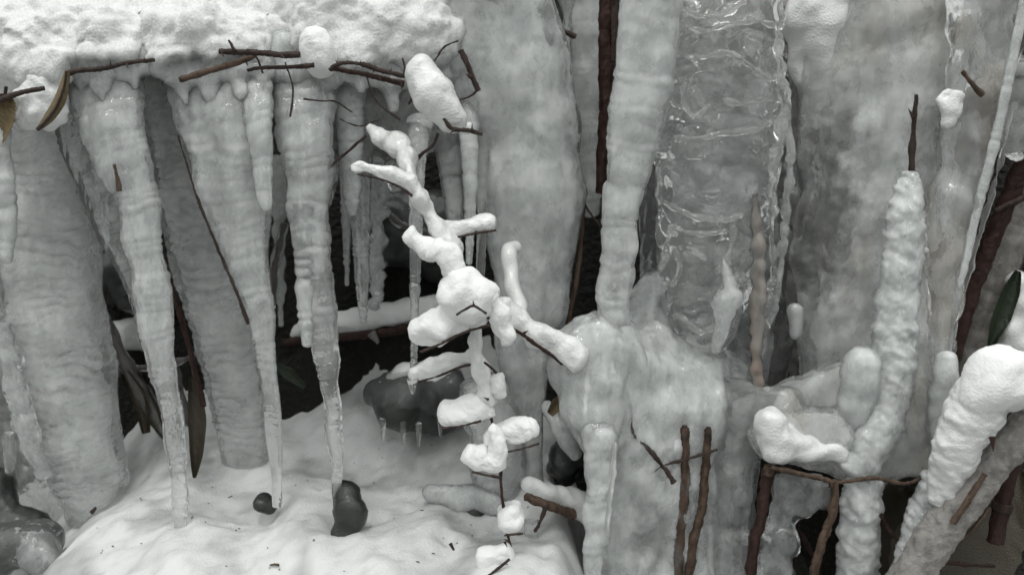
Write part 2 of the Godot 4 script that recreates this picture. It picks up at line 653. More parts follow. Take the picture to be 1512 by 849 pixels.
	M.soil.uv1_scale = Vector3(6, 6, 6)
	M.soil.heightmap_scale = 0.5

# ---------------------------------------------------------------- the ground
var pits := []

func ground_y(x: float, z: float) -> float:
	var y := 0.0
	if z > 0.25:
		y = -0.012 - 0.02 * (1.0 - exp(-(z - 0.25) * 2.0))
	elif z > -0.05:
		y = lerpf(0.028, -0.012, (z + 0.05) / 0.30)
	else:
		var d := -0.05 - z
		y = 0.028 + d * 0.28 + d * d * 2.2
	y -= 0.16 * smoothstep(0.03, 0.10, x) * smoothstep(0.75, 0.3, z)
	y -= 0.07 * smoothstep(-0.30, -0.42, x) * smoothstep(0.75, 0.3, z)
	y += 0.014 * exp(-pow((x + 0.2) / 0.09, 2) - pow((z - 0.06) / 0.06, 2))
	for h in pits:            # drip pits
		var d2 := Vector2(x - h.x, z - h.z).length()
		if d2 < h.y * 2.0:
			y -= h.y * 0.8 * exp(-pow(d2 / h.y, 2.0) * 2.0)
	y += 0.012 * nz.get_noise_2d(x * 9, z * 9) + 0.0025 * nz.get_noise_2d(x * 38, z * 38)
	return y

func sheet(x0: float, x1: float, z0: float, z1: float, cx: int, cz: int, h: Callable, grain: float, dens: float) -> ArrayMesh:
	var v := PackedVector3Array()
	var idx := PackedInt32Array()
	var col := PackedColorArray()
	for i in cz + 1:
		for j in cx + 1:
			var x := lerpf(x0, x1, float(j) / cx)
			var z := lerpf(z0, z1, float(i) / cz)
			v.append(Vector3(x, h.call(x, z) + grain * fb.get_noise_2d(x * dens, z * dens), z))
			var g := 1.0 - 0.34 * smoothstep(0.05, 0.45, fb.get_noise_2d(x * 11.0 + 5.0, z * 11.0)) - 0.12 * smoothstep(0.0, 0.4, fb.get_noise_2d(x * 60.0, z * 60.0))
			col.append(Color(g, g, g))
	for i in cz:
		for j in cx:
			var a := i * (cx + 1) + j
			var b := a + cx + 1
			idx.append_array(PackedInt32Array([a, a + 1, b, a + 1, b + 1, b]))
	return commit(v, idx, col)

func _ready() -> void:
	nz.noise_type = FastNoiseLite.TYPE_SIMPLEX_SMOOTH
	nz.frequency = 1.0
	nz.fractal_type = FastNoiseLite.FRACTAL_NONE
	nz.seed = 4
	fb.noise_type = FastNoiseLite.TYPE_SIMPLEX_SMOOTH
	fb.frequency = 1.0
	fb.fractal_octaves = 4
	fb.seed = 9
	rd.noise_type = FastNoiseLite.TYPE_SIMPLEX_SMOOTH
	rd.frequency = 1.0
	rd.fractal_type = FastNoiseLite.FRACTAL_RIDGED
	rd.fractal_octaves = 3
	rd.seed = 15
	cl.noise_type = FastNoiseLite.TYPE_CELLULAR
	cl.cellular_return_type = FastNoiseLite.RETURN_DISTANCE
	cl.cellular_distance_function = FastNoiseLite.DISTANCE_EUCLIDEAN
	cl.frequency = 1.0
	cl.fractal_type = FastNoiseLite.FRACTAL_NONE
	cl.seed = 2
	var cam := Camera3D.new()
	cam.name = "camera"
	cam.fov = FOV
	cam.near = 0.02
	cam.far = 60.0
	add_child(cam)
	cam.position = EYE
	cam.rotation_degrees = Vector3(-PITCH, 0, 0)
	cam.current = true
	var lens := CameraAttributesPhysical.new()
	lens.frustum_focal_length = 12.0 / tan(deg_to_rad(FOV * 0.5))
	lens.frustum_focus_distance = 0.76
	lens.exposure_aperture = 9.0
	cam.attributes = lens
	var env := Environment.new()
	env.tonemap_mode = Environment.TONE_MAPPER_LINEAR
	env.tonemap_exposure = 1.06
	env.background_mode = Environment.BG_SKY
	var psm := ProceduralSkyMaterial.new()
	psm.sky_top_color = Color(0.93, 0.94, 0.935)
	psm.sky_horizon_color = Color(0.44, 0.45, 0.445)
	psm.sky_curve = 0.9
	psm.sky_energy_multiplier = 1.6
	psm.ground_bottom_color = Color(0.2, 0.2, 0.19)
	psm.ground_horizon_color = Color(0.35, 0.35, 0.34)
	var sky := Sky.new()
	sky.sky_material = psm
	env.sky = sky
	env.sdfgi_enabled = true
	env.ssao_enabled = true
	env.ssil_enabled = true
	var we := WorldEnvironment.new()
	we.name = "world_environment"
	we.environment = env
	add_child(we)
	var sun := DirectionalLight3D.new()
	sun.name = "overcast_sun"
	sun.light_energy = 0.3
	sun.light_angular_distance = 13.0
	sun.light_color = Color(1.0, 0.99, 0.97)
	sun.shadow_enabled = true
	sun.rotation_degrees = Vector3(-68, -12, 0)
	add_child(sun)
	materials()
	build_ground()
	build_left()
	build_centre()
	build_right()
	build_snow()
	build_twigs()
	build_litter()

func build_ground() -> void:
	var rng := RandomNumberGenerator.new()
	rng.seed = 5
	for q in [[412, 752, 0.03, 0.012], [388, 742, 0.015, 0.016], [266, 790, 0.045, 0.008], [500, 770, 0.045, 0.016], [600, 700, 0.0, 0.008], [660, 760, 0.05, 0.009]]:
		var w := at(q[0], q[1], q[2])
		pits.append(Vector3(w.x, q[3], w.z))
	for i in 46:
		pits.append(Vector3(rng.randf_range(-0.33, 0.03), rng.randf_range(0.0022, 0.0055), rng.randf_range(-0.12, 0.14)))
	structure("snow_ground", sheet(-0.75, 0.75, -0.36, 0.45, 300, 220, ground_y, 0.0020, 130.0), M.ground_snow)
	structure("wet_path", sheet(-30, 30, 0.44, 40, 60, 60, func(x, z): return -0.05 + 0.02 * nz.get_noise_2d(x, z), 0.0, 1.0), M.soil)
	# the earth bank behind: a steep dark slope
	var bank := func(x: float, z: float) -> float:
		var front := -0.17 + 0.02 * nz.get_noise_2d(x * 12 + 3, 0.0)
		front += 0.05 * smoothstep(-0.13, -0.2, x) + 0.06 * smoothstep(-0.02, 0.03, x) + 0.10 * smoothstep(0.03, 0.12, x)
		var d := front - z
		return ground_y(x, z) - 0.02 + 0.03 * smoothstep(0.04, 0.1, x) + (d * 3.2 if d > 0.0 else maxf(d, -0.02) * 3.2 * smoothstep(0.1, 0.04, x)) + 0.04 * nz.get_noise_2d(x * 14, z * 30)
	structure("earth_bank", sheet(-1.6, 1.6, -0.6, 0.12, 300, 240, bank, 0.02, 40.0), M.soil)

# Shorthands for the kinds of ice body: a clear skin of ice, with the cloudy heart that is frozen inside it
# inner heart: cloudiness, size; outer veil of bubbles: cloudiness, size
const VEIL := {"cloudy_ice": [1.0, 0.76, 0.74, 0.93], "grey_ice": [0.75, 0.70, 0.42, 0.92], "clear_ice": [0.42, 0.72, 0.0, 0.0], "brown_ice": [0.75, 0.80, 0.0, 0.0]}

func skin_of(o: Dictionary) -> Dictionary:
	var e := o.duplicate()
	for k in ["mottle", "spots", "stain"]:
		e.erase(k)
	return e

func heart_of(o: Dictionary, m: String, layer := 0) -> Dictionary:
	var e := o.duplicate()
	e.veil = VEIL[m][layer]
	if e.has("ribs"):
		e.ribs = [e.ribs[0] * 0.7, e.ribs[1]]
	if e.has("wrinkle"):
		e.wrinkle = [e.wrinkle[0] * 1.2, e.wrinkle[1]]
	e.step = float(o.get("step", 0.0016)) * 1.3
	if e.has("cell"):
		e.cell = e.cell * 1.15
	if m == "brown_ice":
		e.tint = Color(0.46, 0.41, 0.37)
	return e

func swept(called: String, rows: Array, m: String, o: Dictionary, parent: Node = null) -> MeshInstance3D:
	if not VEIL.has(m):
		return obj(called, sweep(rows, o), M[m], parent)
	var e := obj(called, sweep(rows, skin_of(o)), M.ice_skin, parent)
	for layer in [0, 2]:
		if VEIL[m][layer] == 0.0 or (layer == 2 and o.get("thin", false)):
			continue
		var inner := []
		for r in rows:
			inner.append([r[0], r[1], r[2] * VEIL[m][layer + 1], r[3], r[4] if r.size() > 4 else 1.0])
		obj("cloudy_heart" if layer == 0 else "bubble_veil", sweep(inner, heart_of(o, m, layer)), M.cloudy_heart if layer == 0 and m != "clear_ice" else M.ice_heart, e if parent == null else parent)
	return e

func column(called: String, rows: Array, z0: float, z1: float, ratio: float, m: String, o: Dictionary, label: String, category := "ice column", group := "") -> MeshInstance3D:
	var e := swept(called, prof(rows, z0, z1, ratio), m, o)
	tag(e, label, category, group)
	return e

func body(called: String, prims: Array, m: String, o: Dictionary, label: String, category: String, group := "") -> MeshInstance3D:
	var e: MeshInstance3D
	if VEIL.has(m):
		e = obj(called, mass(prims, skin_of(o)), M.ice_skin)
		for layer in [0, 2]:
			if VEIL[m][layer] == 0.0:
				continue
			var inner := []
			for r in prims:
				var q: Array = r.duplicate()
				q[3] *= VEIL[m][layer + 1]
				if q.size() > 4:
					q[7] *= VEIL[m][layer + 1]
				inner.append(q)
			obj("cloudy_heart" if layer == 0 else "bubble_veil", mass(inner, heart_of(o, m, layer)), M.cloudy_heart if layer == 0 and m != "clear_ice" else M.ice_heart, e)
	else:
		e = obj(called, mass(prims, o), M[m])
	tag(e, label, category, group)
	return e

func tube(called: String, rows: Array, m: String, o: Dictionary, label: String, category: String, group := "") -> MeshInstance3D:
	var e := swept(called, rows, m, o)
	tag(e, label, category, group)
	return e

func build_left() -> void:
	var g := "icicles hanging from the snowy ledge"
	column("ice_column", [[50, -70, 105], [200, -35, 118], [300, -18, 135], [400, -8, 148], [490, 4, 162], [600, 34, 177], [680, 60, 186], [725, 80, 182], [760, 95, 170]], -0.06, -0.05, 0.7, "grey_ice",
		{"wrinkle": [0.0016, 112.0], "lump": [0.004, 20.0], "mottle": [0.6, 14.0, 0.6, 0.15], "sides": 110, "grain": [0.0006, 160.0]}, "broad grey ice column at the far edge, ribbed all the way to its foot")
	tube("ice_fringe", [[2, 478, 10, -0.02], [16, 540, 13, -0.02], [30, 600, 15, -0.02], [48, 660, 15, -0.025], [66, 700, 10, -0.03]], "clear_ice", {"scales": [0.003, 0.008], "lump": [0.002, 60.0], "sides": 36}, "wrinkled clear fringe of ice down the outer side of the broad grey column", "ice fringe")
	column("ice_curtain", [[420, -60, 15], [520, -60, 25], [620, -50, 45], [700, -40, 75], [760, -10, 100]], -0.11, -0.09, 0.4, "clear_ice", {"wrinkle": [0.0015, 60.0], "flow": [0.004, 60.0], "mottle": [0.25, 20.0, 0.5, -0.1], "sides": 60}, "clear ice curtain hanging low behind the broad grey column", "ice curtain")
	column("icicle", [[640, 2, 22], [680, 5, 21], [715, 9, 20], [735, 11, 18]], -0.05, -0.05, 1.0, "drip_ice", {"ribs": [0.00060, 0.012], "sides": 24}, "tiny glassy icicle with a drop at its tip, low beside the broad grey column's foot", "icicle")
	column("icicle", [[150, -28, 10], [255, -22, 18], [330, -14, 23], [370, -4, 22], [384, 2, 19]], 0.05, 0.05, 0.9, "cloudy_ice", {"ribs": [0.00075, 0.011], "lump": [0.002, 50.0], "sides": 40}, "short stubby white icicle cut by the edge, below the yellow leaf", "icicle")
	# first curtain
	column("ice_fin", [[150, 78, 140], [200, 84, 160], [250, 104, 185], [300, 124, 190], [350, 146, 205], [400, 172, 215], [450, 192, 225], [500, 206, 228]], 0.012, 0.02, 0.16, "clear_ice",
		{"ribs": [0.00097, 0.012], "flow": [0.003, 70.0], "mottle": [0.5, 30.0, 0.3, 0.1], "sides": 70}, "thin clear fin of ice with a wavy edge beside the longest icicle", "ice fin")
	column("icicle", [[40, 96, 206, -0.045], [72, 90, 216, -0.005], [140, 100, 211, 0.022], [200, 118, 216], [250, 146, 223], [300, 168, 232], [350, 182, 240], [400, 192, 247], [450, 200, 253], [500, 208, 259], [560, 222, 264], [620, 238, 271], [700, 249, 275], [755, 255, 275], [788, 258, 273]], 0.03, 0.045, 0.5, "cloudy_ice",
		{"lump": [0.0028, 26.0], "ribs": [0.00082, 0.0098], "flow": [0.002, 60.0], "mottle": [0.62, 45.0, 0.35, 0.25], "sides": 72, "cap": [0, 0.3], "fade": [at(700, 380, 0.03).y, at(700, 640, 0.03).y, 0.16], "spots": [[at(172, 250, 0.045), 0.010, 0.45, 0.4], [at(240, 470, 0.055), 0.010, 0.6, 0.25], [at(250, 600, 0.055), 0.010, 0.72, 0.3]]}, "longest icicle, a broad sheet narrowing to a blunt tip just over the snow", "icicle", g)
	column("ice_column", [[50, 190, 310, -0.06], [80, 186, 320, -0.05], [200, 212, 340], [300, 228, 352], [400, 255, 372], [500, 285, 385], [560, 301, 390], [620, 314, 394], [680, 325, 398], [710, 332, 398]], -0.045, -0.06, 0.7, "grey_ice",
		{"wrinkle": [0.0019, 112.0], "ribs": [0.00045, 0.009], "lump": [0.002, 30.0], "mottle": [0.66, 22.0, 0.8, 0.2], "sides": 90}, "leaning ribbed ice column standing on the snow between the two icicle sheets")
	column("icicle", [[40, 240, 396, -0.045], [80, 236, 400, -0.005], [150, 250, 399, 0.015], [200, 265, 400], [260, 283, 400], [300, 297, 401], [350, 318, 402], [400, 340, 403], [440, 355, 405], [480, 368, 405], [530, 378, 407], [580, 386, 411], [650, 393, 414], [700, 398, 416], [748, 402, 416]], 0.022, 0.03, 0.42, "cloudy_ice",
		{"lump": [0.0025, 24.0], "ribs": [0.00068, 0.0086], "flow": [0.0035, 55.0], "mottle": [0.66, 40.0, 0.3, 0.22], "sides": 80, "skew": -0.3, "cap": [0, 0.3], "fade": [at(700, 430, 0.03).y, at(700, 640, 0.03).y, 0.16], "spots": [[at(385, 480, 0.04), 0.012, 0.55, 0.4], [at(330, 300, 0.04), 0.014, 0.75, 0.2]]}, "wide icicle sheet with a dark seam down its sloping edge", "icicle", g)
	column("icicle", [[50, 345, 400, -0.03], [85, 345, 402, 0.0], [180, 360, 402], [240, 371, 403], [290, 379, 403], [306, 384, 401]], 0.038, 0.044, 0.5, "cloudy_ice", {"ribs": [0.00060, 0.012], "flow": [0.002, 80.0], "sides": 40}, "short lobe of ice with a rounded end over the seamed icicle sheet", "icicle")
	column("icicle", [[45, 405, 490, -0.05], [100, 398, 500, -0.006], [160, 405, 498, 0.012], [220, 415, 492], [300, 426, 487], [360, 432, 489], [420, 440, 492], [470, 450, 494], [505, 460, 497], [560, 470, 500], [620, 480, 505], [680, 487, 507], [720, 489, 506], [766, 492, 505]], 0.02, 0.04, 0.6, "cloudy_ice",
		{"lump": [0.003, 28.0], "ribs": [0.00105, 0.0135], "flow": [0.002, 70.0], "mottle": [0.6, 45.0, 0.5, 0.2], "sides": 64, "cap": [0, 0.3], "fade": [at(700, 300, 0.03).y, at(700, 560, 0.03).y, 0.16], "spots": [[at(478, 432, 0.04), 0.009, 0.35, 0.45], [at(478, 215, 0.04), 0.018, 0.6, 0.3], [at(490, 570, 0.045), 0.010, 0.6, 0.35]]}, "knobbly icicle with a dark clear window, its tip touching the black rock", "icicle", g)
	column("icicle", [[300, 428, 470], [380, 434, 472], [430, 437, 470], [480, 441, 467], [508, 446, 460]], 0.03, 0.034, 0.7, "cloudy_ice", {"ribs": [0.00120, 0.013], "sides": 36}, "stepped side lobe frozen to the knobbly icicle", "icicle")
	column("icicle", [[120, 500, 560], [190, 505, 552], [300, 516, 547], [360, 520, 545], [420, 525, 544], [460, 529, 542], [474, 532, 541]], -0.03, -0.02, 0.9, "clear_ice", {"ribs": [0.00105, 0.011], "sides": 36, "mottle": [0.6, 60.0, 0.6, 0.2]}, "short ridged icicle hanging over the snowy fallen branch", "icicle", g)
	column("icicle", [[110, 488, 545], [170, 495, 538], [260, 503, 534], [300, 508, 530], [314, 513, 526]], -0.008, -0.006, 0.7, "cloudy_ice", {"ribs": [0.00060, 0.012], "sides": 36}, "smooth tongue of ice in front of the short ridged icicle", "icicle")
	column("icicle", [[180, 600, 640, -0.01], [225, 604, 630, 0.01], [320, 604, 624], [400, 605, 621], [480, 606, 617], [530, 606, 616], [565, 605, 614]], 0.03, 0.03, 1.0, "clear_ice", {"ribs": [0.00060, 0.012], "sides": 28, "mottle": [0.45, 70.0, 0.5, 0.05]}, "thin glassy icicle passing behind the snow-laden side twigs", "icicle", g)
	column("icicle", [[560, 600, 618], [572, 604, 614], [580, 606, 612]], 0.085, 0.085, 1.0, "drip_ice", {"sides": 20}, "clear drop of ice under the end of the lower snowy side twig", "icicle")
	column("icicle", [[90, 620, 700], [150, 630, 695], [260, 648, 688], [330, 660, 684], [380, 668, 680]], -0.04, -0.03, 0.8, "grey_ice", {"wrinkle": [0.001, 60.0], "sides": 40}, "dull grey icicle behind the snowy stem, its end hidden", "icicle")
	column("icicle", [[130, 672, 712, -0.03], [180, 676, 708, -0.012], [260, 683, 705], [330, 686, 702], [388, 688, 697]], 0.0, 0.0, 0.9, "cloudy_ice", {"ribs": [0.00060, 0.011], "sides": 30}, "slim white icicle under the forked twig beside the great column", "icicle", g)
	column("icicle", [[140, 700, 730, -0.03], [190, 703, 724, -0.02], [300, 705, 719], [400, 703, 716], [436, 706, 712]], -0.01, -0.01, 1.0, "drip_ice", {"ribs": [0.00045, 0.012], "sides": 26}, "glassy strand of ice along the great column", "icicle")
	# ice behind the rose twigs, under the snow
	body("ice_sheet", [[430, 110, -0.02, 45, 600, 130, -0.02, 60], [470, 200, -0.025, 32, 560, 190, -0.03, 40], [480, 250, -0.02, 22, 482, 300, -0.02, 10], [600, 200, -0.03, 42, 650, 170, -0.03, 50], [585, 255, -0.02, 22, 580, 280, -0.02, 8]], "clear_ice",
		{"cell": 0.0025, "k": 0.012, "flat": 0.5, "flow": [0.005, 55.0], "grain": [0.003, 70.0], "mottle": [0.42, 38.0, 0.6, 0.0]}, "jumbled clear ice sheet behind the thorny twigs, under the snow", "ice sheet")
	var ap := {"cell": 0.0024, "k": 0.010, "flat": 0.7, "lump": [0.003, 50.0], "flow": [0.002, 80.0], "grain": [0.001, 100.0], "mottle": [0.6, 40.0, 0.5, 0.2]}
	body("ice_apron", [[92, 92, 0.028, 24, 215, 88, 0.026, 22], [80, 70, 0.02, 30, 215, 66, 0.02, 28], [110, 110, 0.028, 16, 118, 135, 0.03, 9], [150, 108, 0.03, 18, 156, 150, 0.035, 8], [190, 104, 0.03, 16, 196, 128, 0.03, 8]], "cloudy_ice", ap, "glazed apron where the great lumpy snow bank melts into the longest icicle", "ice apron")
	body("ice_apron", [[245, 100, 0.028, 24, 395, 94, 0.014, 20], [245, 70, 0.02, 30, 395, 70, 0.005, 28], [268, 124, 0.022, 15, 276, 150, 0.025, 7], [310, 118, 0.026, 18, 318, 160, 0.03, 7], [350, 112, 0.026, 16, 356, 140, 0.03, 8], [385, 108, 0.02, 15, 388, 140, 0.028, 9]], "cloudy_ice", ap, "glazed apron where the rounded snow bank melts into the seamed icicle sheet", "ice apron")
	body("ice_apron", [[415, 98, 0.012, 24, 495, 98, 0.012, 22], [415, 70, 0.01, 26, 640, 70, 0.0, 30], [432, 122, 0.01, 14, 436, 160, 0.014, 8], [470, 118, 0.01, 15, 474, 150, 0.014, 8], [500, 96, 0.01, 20, 590, 108, 0.0, 20], [530, 115, 0.01, 10, 534, 132, 0.015, 6], [575, 125, 0.0, 12, 580, 160, 0.0, 6], [612, 110, -0.005, 24, 660, 100, -0.015, 28]], "cloudy_ice", ap, "glazed apron under the wide snow bank, behind the thorny rose twigs", "ice apron")
	# dim icicles in the hollow
	var dim := "dim icicles in the dark hollow"
	column("icicle", [[230, 396, 428], [350, 403, 421], [430, 407, 420], [480, 411, 418]], -0.13, -0.13, 1.0, "grey_ice", {"ribs": [0.00075, 0.013], "sides": 26, "lump": [0.002, 60.0]}, "dim icicle in the hollow beside the seamed icicle sheet", "icicle", dim)
	column("icicle", [[240, 430, 455], [330, 434, 450], [440, 438, 446]], -0.13, -0.13, 1.0, "grey_ice", {"ribs": [0.00075, 0.013], "sides": 24}, "dim icicle in the hollow half behind the knobbly icicle", "icicle", dim)
	column("icicle", [[230, 540, 575], [330, 545, 570], [400, 544, 567], [455, 548, 560]], -0.11, -0.11, 1.0, "grey_ice", {"lump": [0.004, 90.0], "ribs": [0.00075, 0.012], "sides": 30}, "lumpy dim icicle behind the short ridged one", "icicle", dim)
	column("icicle", [[240, 500, 522], [330, 504, 518], [420, 509, 515]], -0.13, -0.13, 1.0, "grey_ice", {"ribs": [0.00075, 0.013], "sides": 24}, "slender dim icicle in the hollow above the fallen branch", "icicle", dim)

func build_centre() -> void:
	column("ice_column", [[-40, 500, 790], [40, 560, 826], [100, 630, 843], [150, 660, 853], [200, 676, 859], [260, 690, 862], [320, 706, 861], [380, 722, 856], [440, 731, 845], [500, 736, 828], [560, 739, 813], [620, 746, 806], [700, 760, 806], [780, 768, 810], [870, 770, 815]], -0.035, -0.03, 0.55, "cloudy_ice",
		{"lump": [0.006, 16.0], "flow": [0.003, 30.0], "grain": [0.0022, 40.0], "mottle": [0.75, 16.0, 0.8, 0.25], "sides": 130}, "great smooth white ice column that swells out under the snowy ledge")
	column("ice_column", [[560, 672, 738], [640, 688, 775], [720, 694, 772], [790, 700, 766], [830, 705, 760]], -0.02, -0.015, 0.7, "grey_ice", {"wrinkle": [0.0012, 50.0], "lump": [0.003, 40.0], "mottle": [0.6, 30.0, 0.6, 0.1], "sides": 60}, "low grey ice column at the foot of the great white one, behind the snowy stem")
	column("ice_column", [[-40, 846, 900], [80, 842, 893], [160, 846, 892], [240, 852, 890], [310, 856, 888]], -0.085, -0.085, 0.8, "grey_ice", {"ribs": [0.00075, 0.014], "lump": [0.002, 40.0], "sides": 44, "mottle": [0.75, 25.0, 0.5, 0.1]}, "grey ice-coated trunk in the gap beside the dark red stem")
	column("ice_column", [[-40, 820, 868], [60, 834, 862], [150, 846, 866], [260, 850, 872]], -0.11, -0.11, 0.8, "grey_ice", {"lump": [0.003, 40.0], "sides": 36}, "dim ice column deep in the gap behind the great white one")
	column("ice_column", [[-40, 916, 1014], [60, 910, 1003], [130, 903, 992], [200, 898, 974], [260, 895, 957], [320, 890, 945], [380, 885, 939], [430, 882, 934], [470, 879, 931], [505, 872, 930]], 0.03, 0.035, 0.8, "cloudy_ice",
		{"ribs": [0.00090, 0.0185], "lump": [0.002, 40.0], "grain": [0.0006, 120.0], "mottle": [0.7, 40.0, 0.5, 0.12], "sides": 72, "spots": [[at(915, 370, 0.055), 0.020, 0.72, 0.5]]}, "upright ice pillar with ringed foot set on the ice mound")
	# clear wrinkled column and the wall behind it
	column("ice_curtain", [[-40, 950, 1185], [200, 942, 1186], [400, 940, 1182], [500, 945, 1172], [600, 960, 1150]], -0.055, -0.05, 0.22, "clear_ice", {"flow": [0.006, 36.0], "wrinkle": [0.0012, 60.0], "mottle": [0.5, 26.0, 0.5, 0.05], "sides": 110, "step": 0.002}, "grey ice wall behind the clear wrinkled column", "ice curtain")
	column("wrinkled_column", [[-40, 990, 1145], [60, 976, 1152], [120, 970, 1158], [200, 964, 1160], [280, 962, 1150], [350, 966, 1136], [420, 974, 1118], [480, 990, 1096], [530, 1008, 1078], [566, 1030, 1064]], 0.0, 0.0, 0.45, "clear_ice",
		{"wrinkle": [0.0075, 48.0], "flow": [0.003, 40.0], "lump": [0.003, 45.0], "mottle": [0.25, 30.0, 1.4, 0.02], "spots": [[at(1080, 110, 0.03), 0.035, 0.35, 0.8], [at(1000, 215, 0.03), 0.018, 0.3, 0.6], [at(1060, 400, 0.03), 0.03, 0.45, 0.6], [at(1110, 240, 0.03), 0.022, 0.4, 0.7]], "stain": [Color(0.80, 0.72, 0.60), 22.0, 0.35], "sides": 130}, "wide clear ice column, deeply wrinkled, ending in a blunt point", "ice column")
	var lip_at := func(x: float, y: float) -> float:
		var cx := 1062.0 + (y - 200.0) * -0.03
		var hw := lerpf(94.0, 70.0, clampf((y - 250.0) / 250.0, 0.0, 1.0))
		return 0.45 * hw * unit(x, y, 0.0) * sqrt(maxf(0.0, 1.0 - pow((x - cx) / hw, 2.0))) - 0.001
	for lp in [[[1002, 10], [1040, 24], [1075, 20], [1100, 4]], [[1000, 30], [1040, 45], [1075, 36], [1110, 30], [1140, 36]], [[985, 76], [1030, 84], [1075, 78], [1105, 96], [1138, 118], [1150, 105]], [[1012, 120], [1010, 150], [1024, 172], [1042, 160]], [[1070, 148], [1100, 152], [1135, 146]], [[1000, 205], [1040, 202], [1080, 196], [1120, 190], [1140, 178]], [[985, 300], [1020, 318], [1060, 325], [1095, 318]], [[990, 335], [1030, 345], [1070, 342]], [[998, 372], [1004, 398], [994, 420]], [[1010, 470], [1035, 490], [1060, 478], [1075, 460]], [[1018, 500], [1040, 515], [1062, 500]], [[1085, 330], [1078, 370], [1062, 395]]]:
		var lr := []
		for q in lp:
			lr.append([q[0], q[1], 4.5, lip_at.call(q[0], q[1])])
		obj("ice_lip", sweep(lr, {"lump": [0.0015, 90.0], "sides": 14, "cap": [1.0, 1.0]}), M.drip_ice, get_node("wrinkled_column"))
	body("ice_bulb", [[1068, 385, 0.03, 5, 1078, 418, 0.034, 9], [1072, 445, 0.036, 21, 1080, 440, 0.036, 19], [1070, 465, 0.034, 14, 1058, 515, 0.03, 9]], "clear_ice", {"cell": 0.002, "k": 0.006, "lump": [0.001, 80.0]}, "clear bulb of ice dripping down the wrinkled column", "ice bulb")
	tube("ice_ridge", [[1148, 0, 6, 0.012], [1152, 90, 7, 0.014], [1158, 170, 9, 0.016], [1146, 240, 9, 0.018], [1140, 320, 6, 0.016], [1142, 400, 5, 0.01], [1128, 480, 6, 0.004], [1108, 570, 4, 0.0]], "drip_ice", {"lump": [0.003, 70.0], "ribs": [0.00090, 0.02], "sides": 24}, "clear ridge of ice along the edge of the wrinkled column", "ice ridge")
	tube("ice_ridge", [[1160, 150, 4, 0.004], [1168, 240, 5, 0.004], [1160, 330, 6, 0.0], [1150, 420, 6, -0.004], [1130, 500, 5, -0.006], [1112, 575, 4, -0.01]], "clear_ice", {"lump": [0.002, 70.0], "ribs": [0.00075, 0.016], "sides": 20}, "thin second ridge of ice beside the clear ridge", "ice ridge")
	var st := thing("iced_cane", "thin upright stem sealed in pale brown ice beside the wrinkled column", "iced stem")
	swept("ice_coat", [[1114, 285, 5, 0.012, 0.7], [1118, 340, 9, 0.012, 0.7], [1121, 430, 12, 0.012, 0.7], [1117, 510, 10, 0.012, 0.7], [1121, 600, 8, 0.012, 0.7]], "brown_ice", {"lump": [0.002, 70.0], "sides": 28, "stain": [Color(0.5, 0.36, 0.29), 30.0, 0.15]}, st)
	obj("stem", twig_mesh([[1115, 284], [1119, 380], [1121, 480], [1119, 600]], 0.0105, 2, 4.5), M.red_bark, st)
	# mound below
	body("ice_mound", [[885, 520, 0.03, 46, 1000, 570, 0.0, 55], [880, 530, 0.035, 44, 872, 600, 0.04, 38], [960, 600, 0.01, 75, 960, 980, 0.0, 90], [1010, 590, 0.0, 50, 1110, 610, 0.0, 42], [930, 640, 0.02, 50, 930, 980, 0.01, 55], [1030, 640, 0.0, 60, 1010, 980, 0.0, 60], [878, 540, 0.045, 40, 885, 660, 0.06, 28], [940, 530, -0.01, 50, 975, 430, -0.045, 34], [1010, 570, -0.02, 56, 1085, 560, -0.045, 40]], "cloudy_ice",
		{"cell": 0.0028, "k": 0.032, "flat": 0.75, "lump": [0.004, 30.0], "flow": [0.0065, 48.0], "grain": [0.0014, 80.0], "mottle": [0.7, 24.0, 0.7, 0.12], "spots": [[at(955, 760, 0.0), 0.018, 0.2, 0.6]]}, "wide ice mound joining pillar and hanging icicle, stems frozen in its face", "ice mound")
	column("icicle", [[590, 852, 902, 0.038], [620, 850, 910, 0.05], [640, 853, 911, 0.06], [670, 860, 908], [720, 863, 905], [800, 864, 896], [980, 868, 884]], 0.065, 0.075, 0.8, "cloudy_ice", {"ribs": [0.00068, 0.014], "lump": [0.003, 40.0], "grain": [0.0007, 100.0], "sides": 64, "mottle": [0.75, 40.0, 0.4, 0.2]}, "thick white icicle hanging from the front of the ice mound", "icicle")
	tube("ice_ridge", [[908, 655, 4, 0.095], [905, 700, 5, 0.097], [900, 740, 4, 0.097], [897, 790, 3, 0.095]], "drip_ice", {"lump": [0.001, 90.0], "sides": 16}, "bright ridge down the edge of the thick white icicle", "ice ridge")
	column("ice_column", [[570, 1066, 1160], [620, 1055, 1142], [700, 1050, 1122], [780, 1052, 1116], [980, 1056, 1108]], 0.02, 0.02, 0.7, "clear_ice", {"wrinkle": [0.003, 50.0], "flow": [0.003, 60.0], "mottle": [0.35, 40.0, 0.8, 0.0], "sides": 70}, "clear wrinkled ice leg beside the two frozen brown stems")
	for a in [[[[1012, 632], [1013, 690], [1010, 740], [1003, 800], [1000, 960]], 6.8, "brown stem with a dark blunt top, the thicker of two frozen in the mound"], [[[1046, 634], [1042, 690], [1037, 750], [1023, 810], [1004, 960]], 6.2, "brown stem with a slanted dark top beside the thicker frozen one"]]:
		var s := thing("frozen_cane", a[2], "stem", "brown stems frozen in the ice mound")
		obj("stem", twig_mesh(a[0], 0.036, a[1] * 0.8, a[1] * 1.15, 0.0014, 18), M.brown_bark, s)
		obj("cut_top", twig_mesh([[a[0][0][0], a[0][0][1] - 3], [a[0][0][0] - 0.5, a[0][0][1] + 16]], 0.0364, a[1] * 0.55, a[1] * 0.95, 0.0008, 14), M.dark_bark, s.get_child(0))
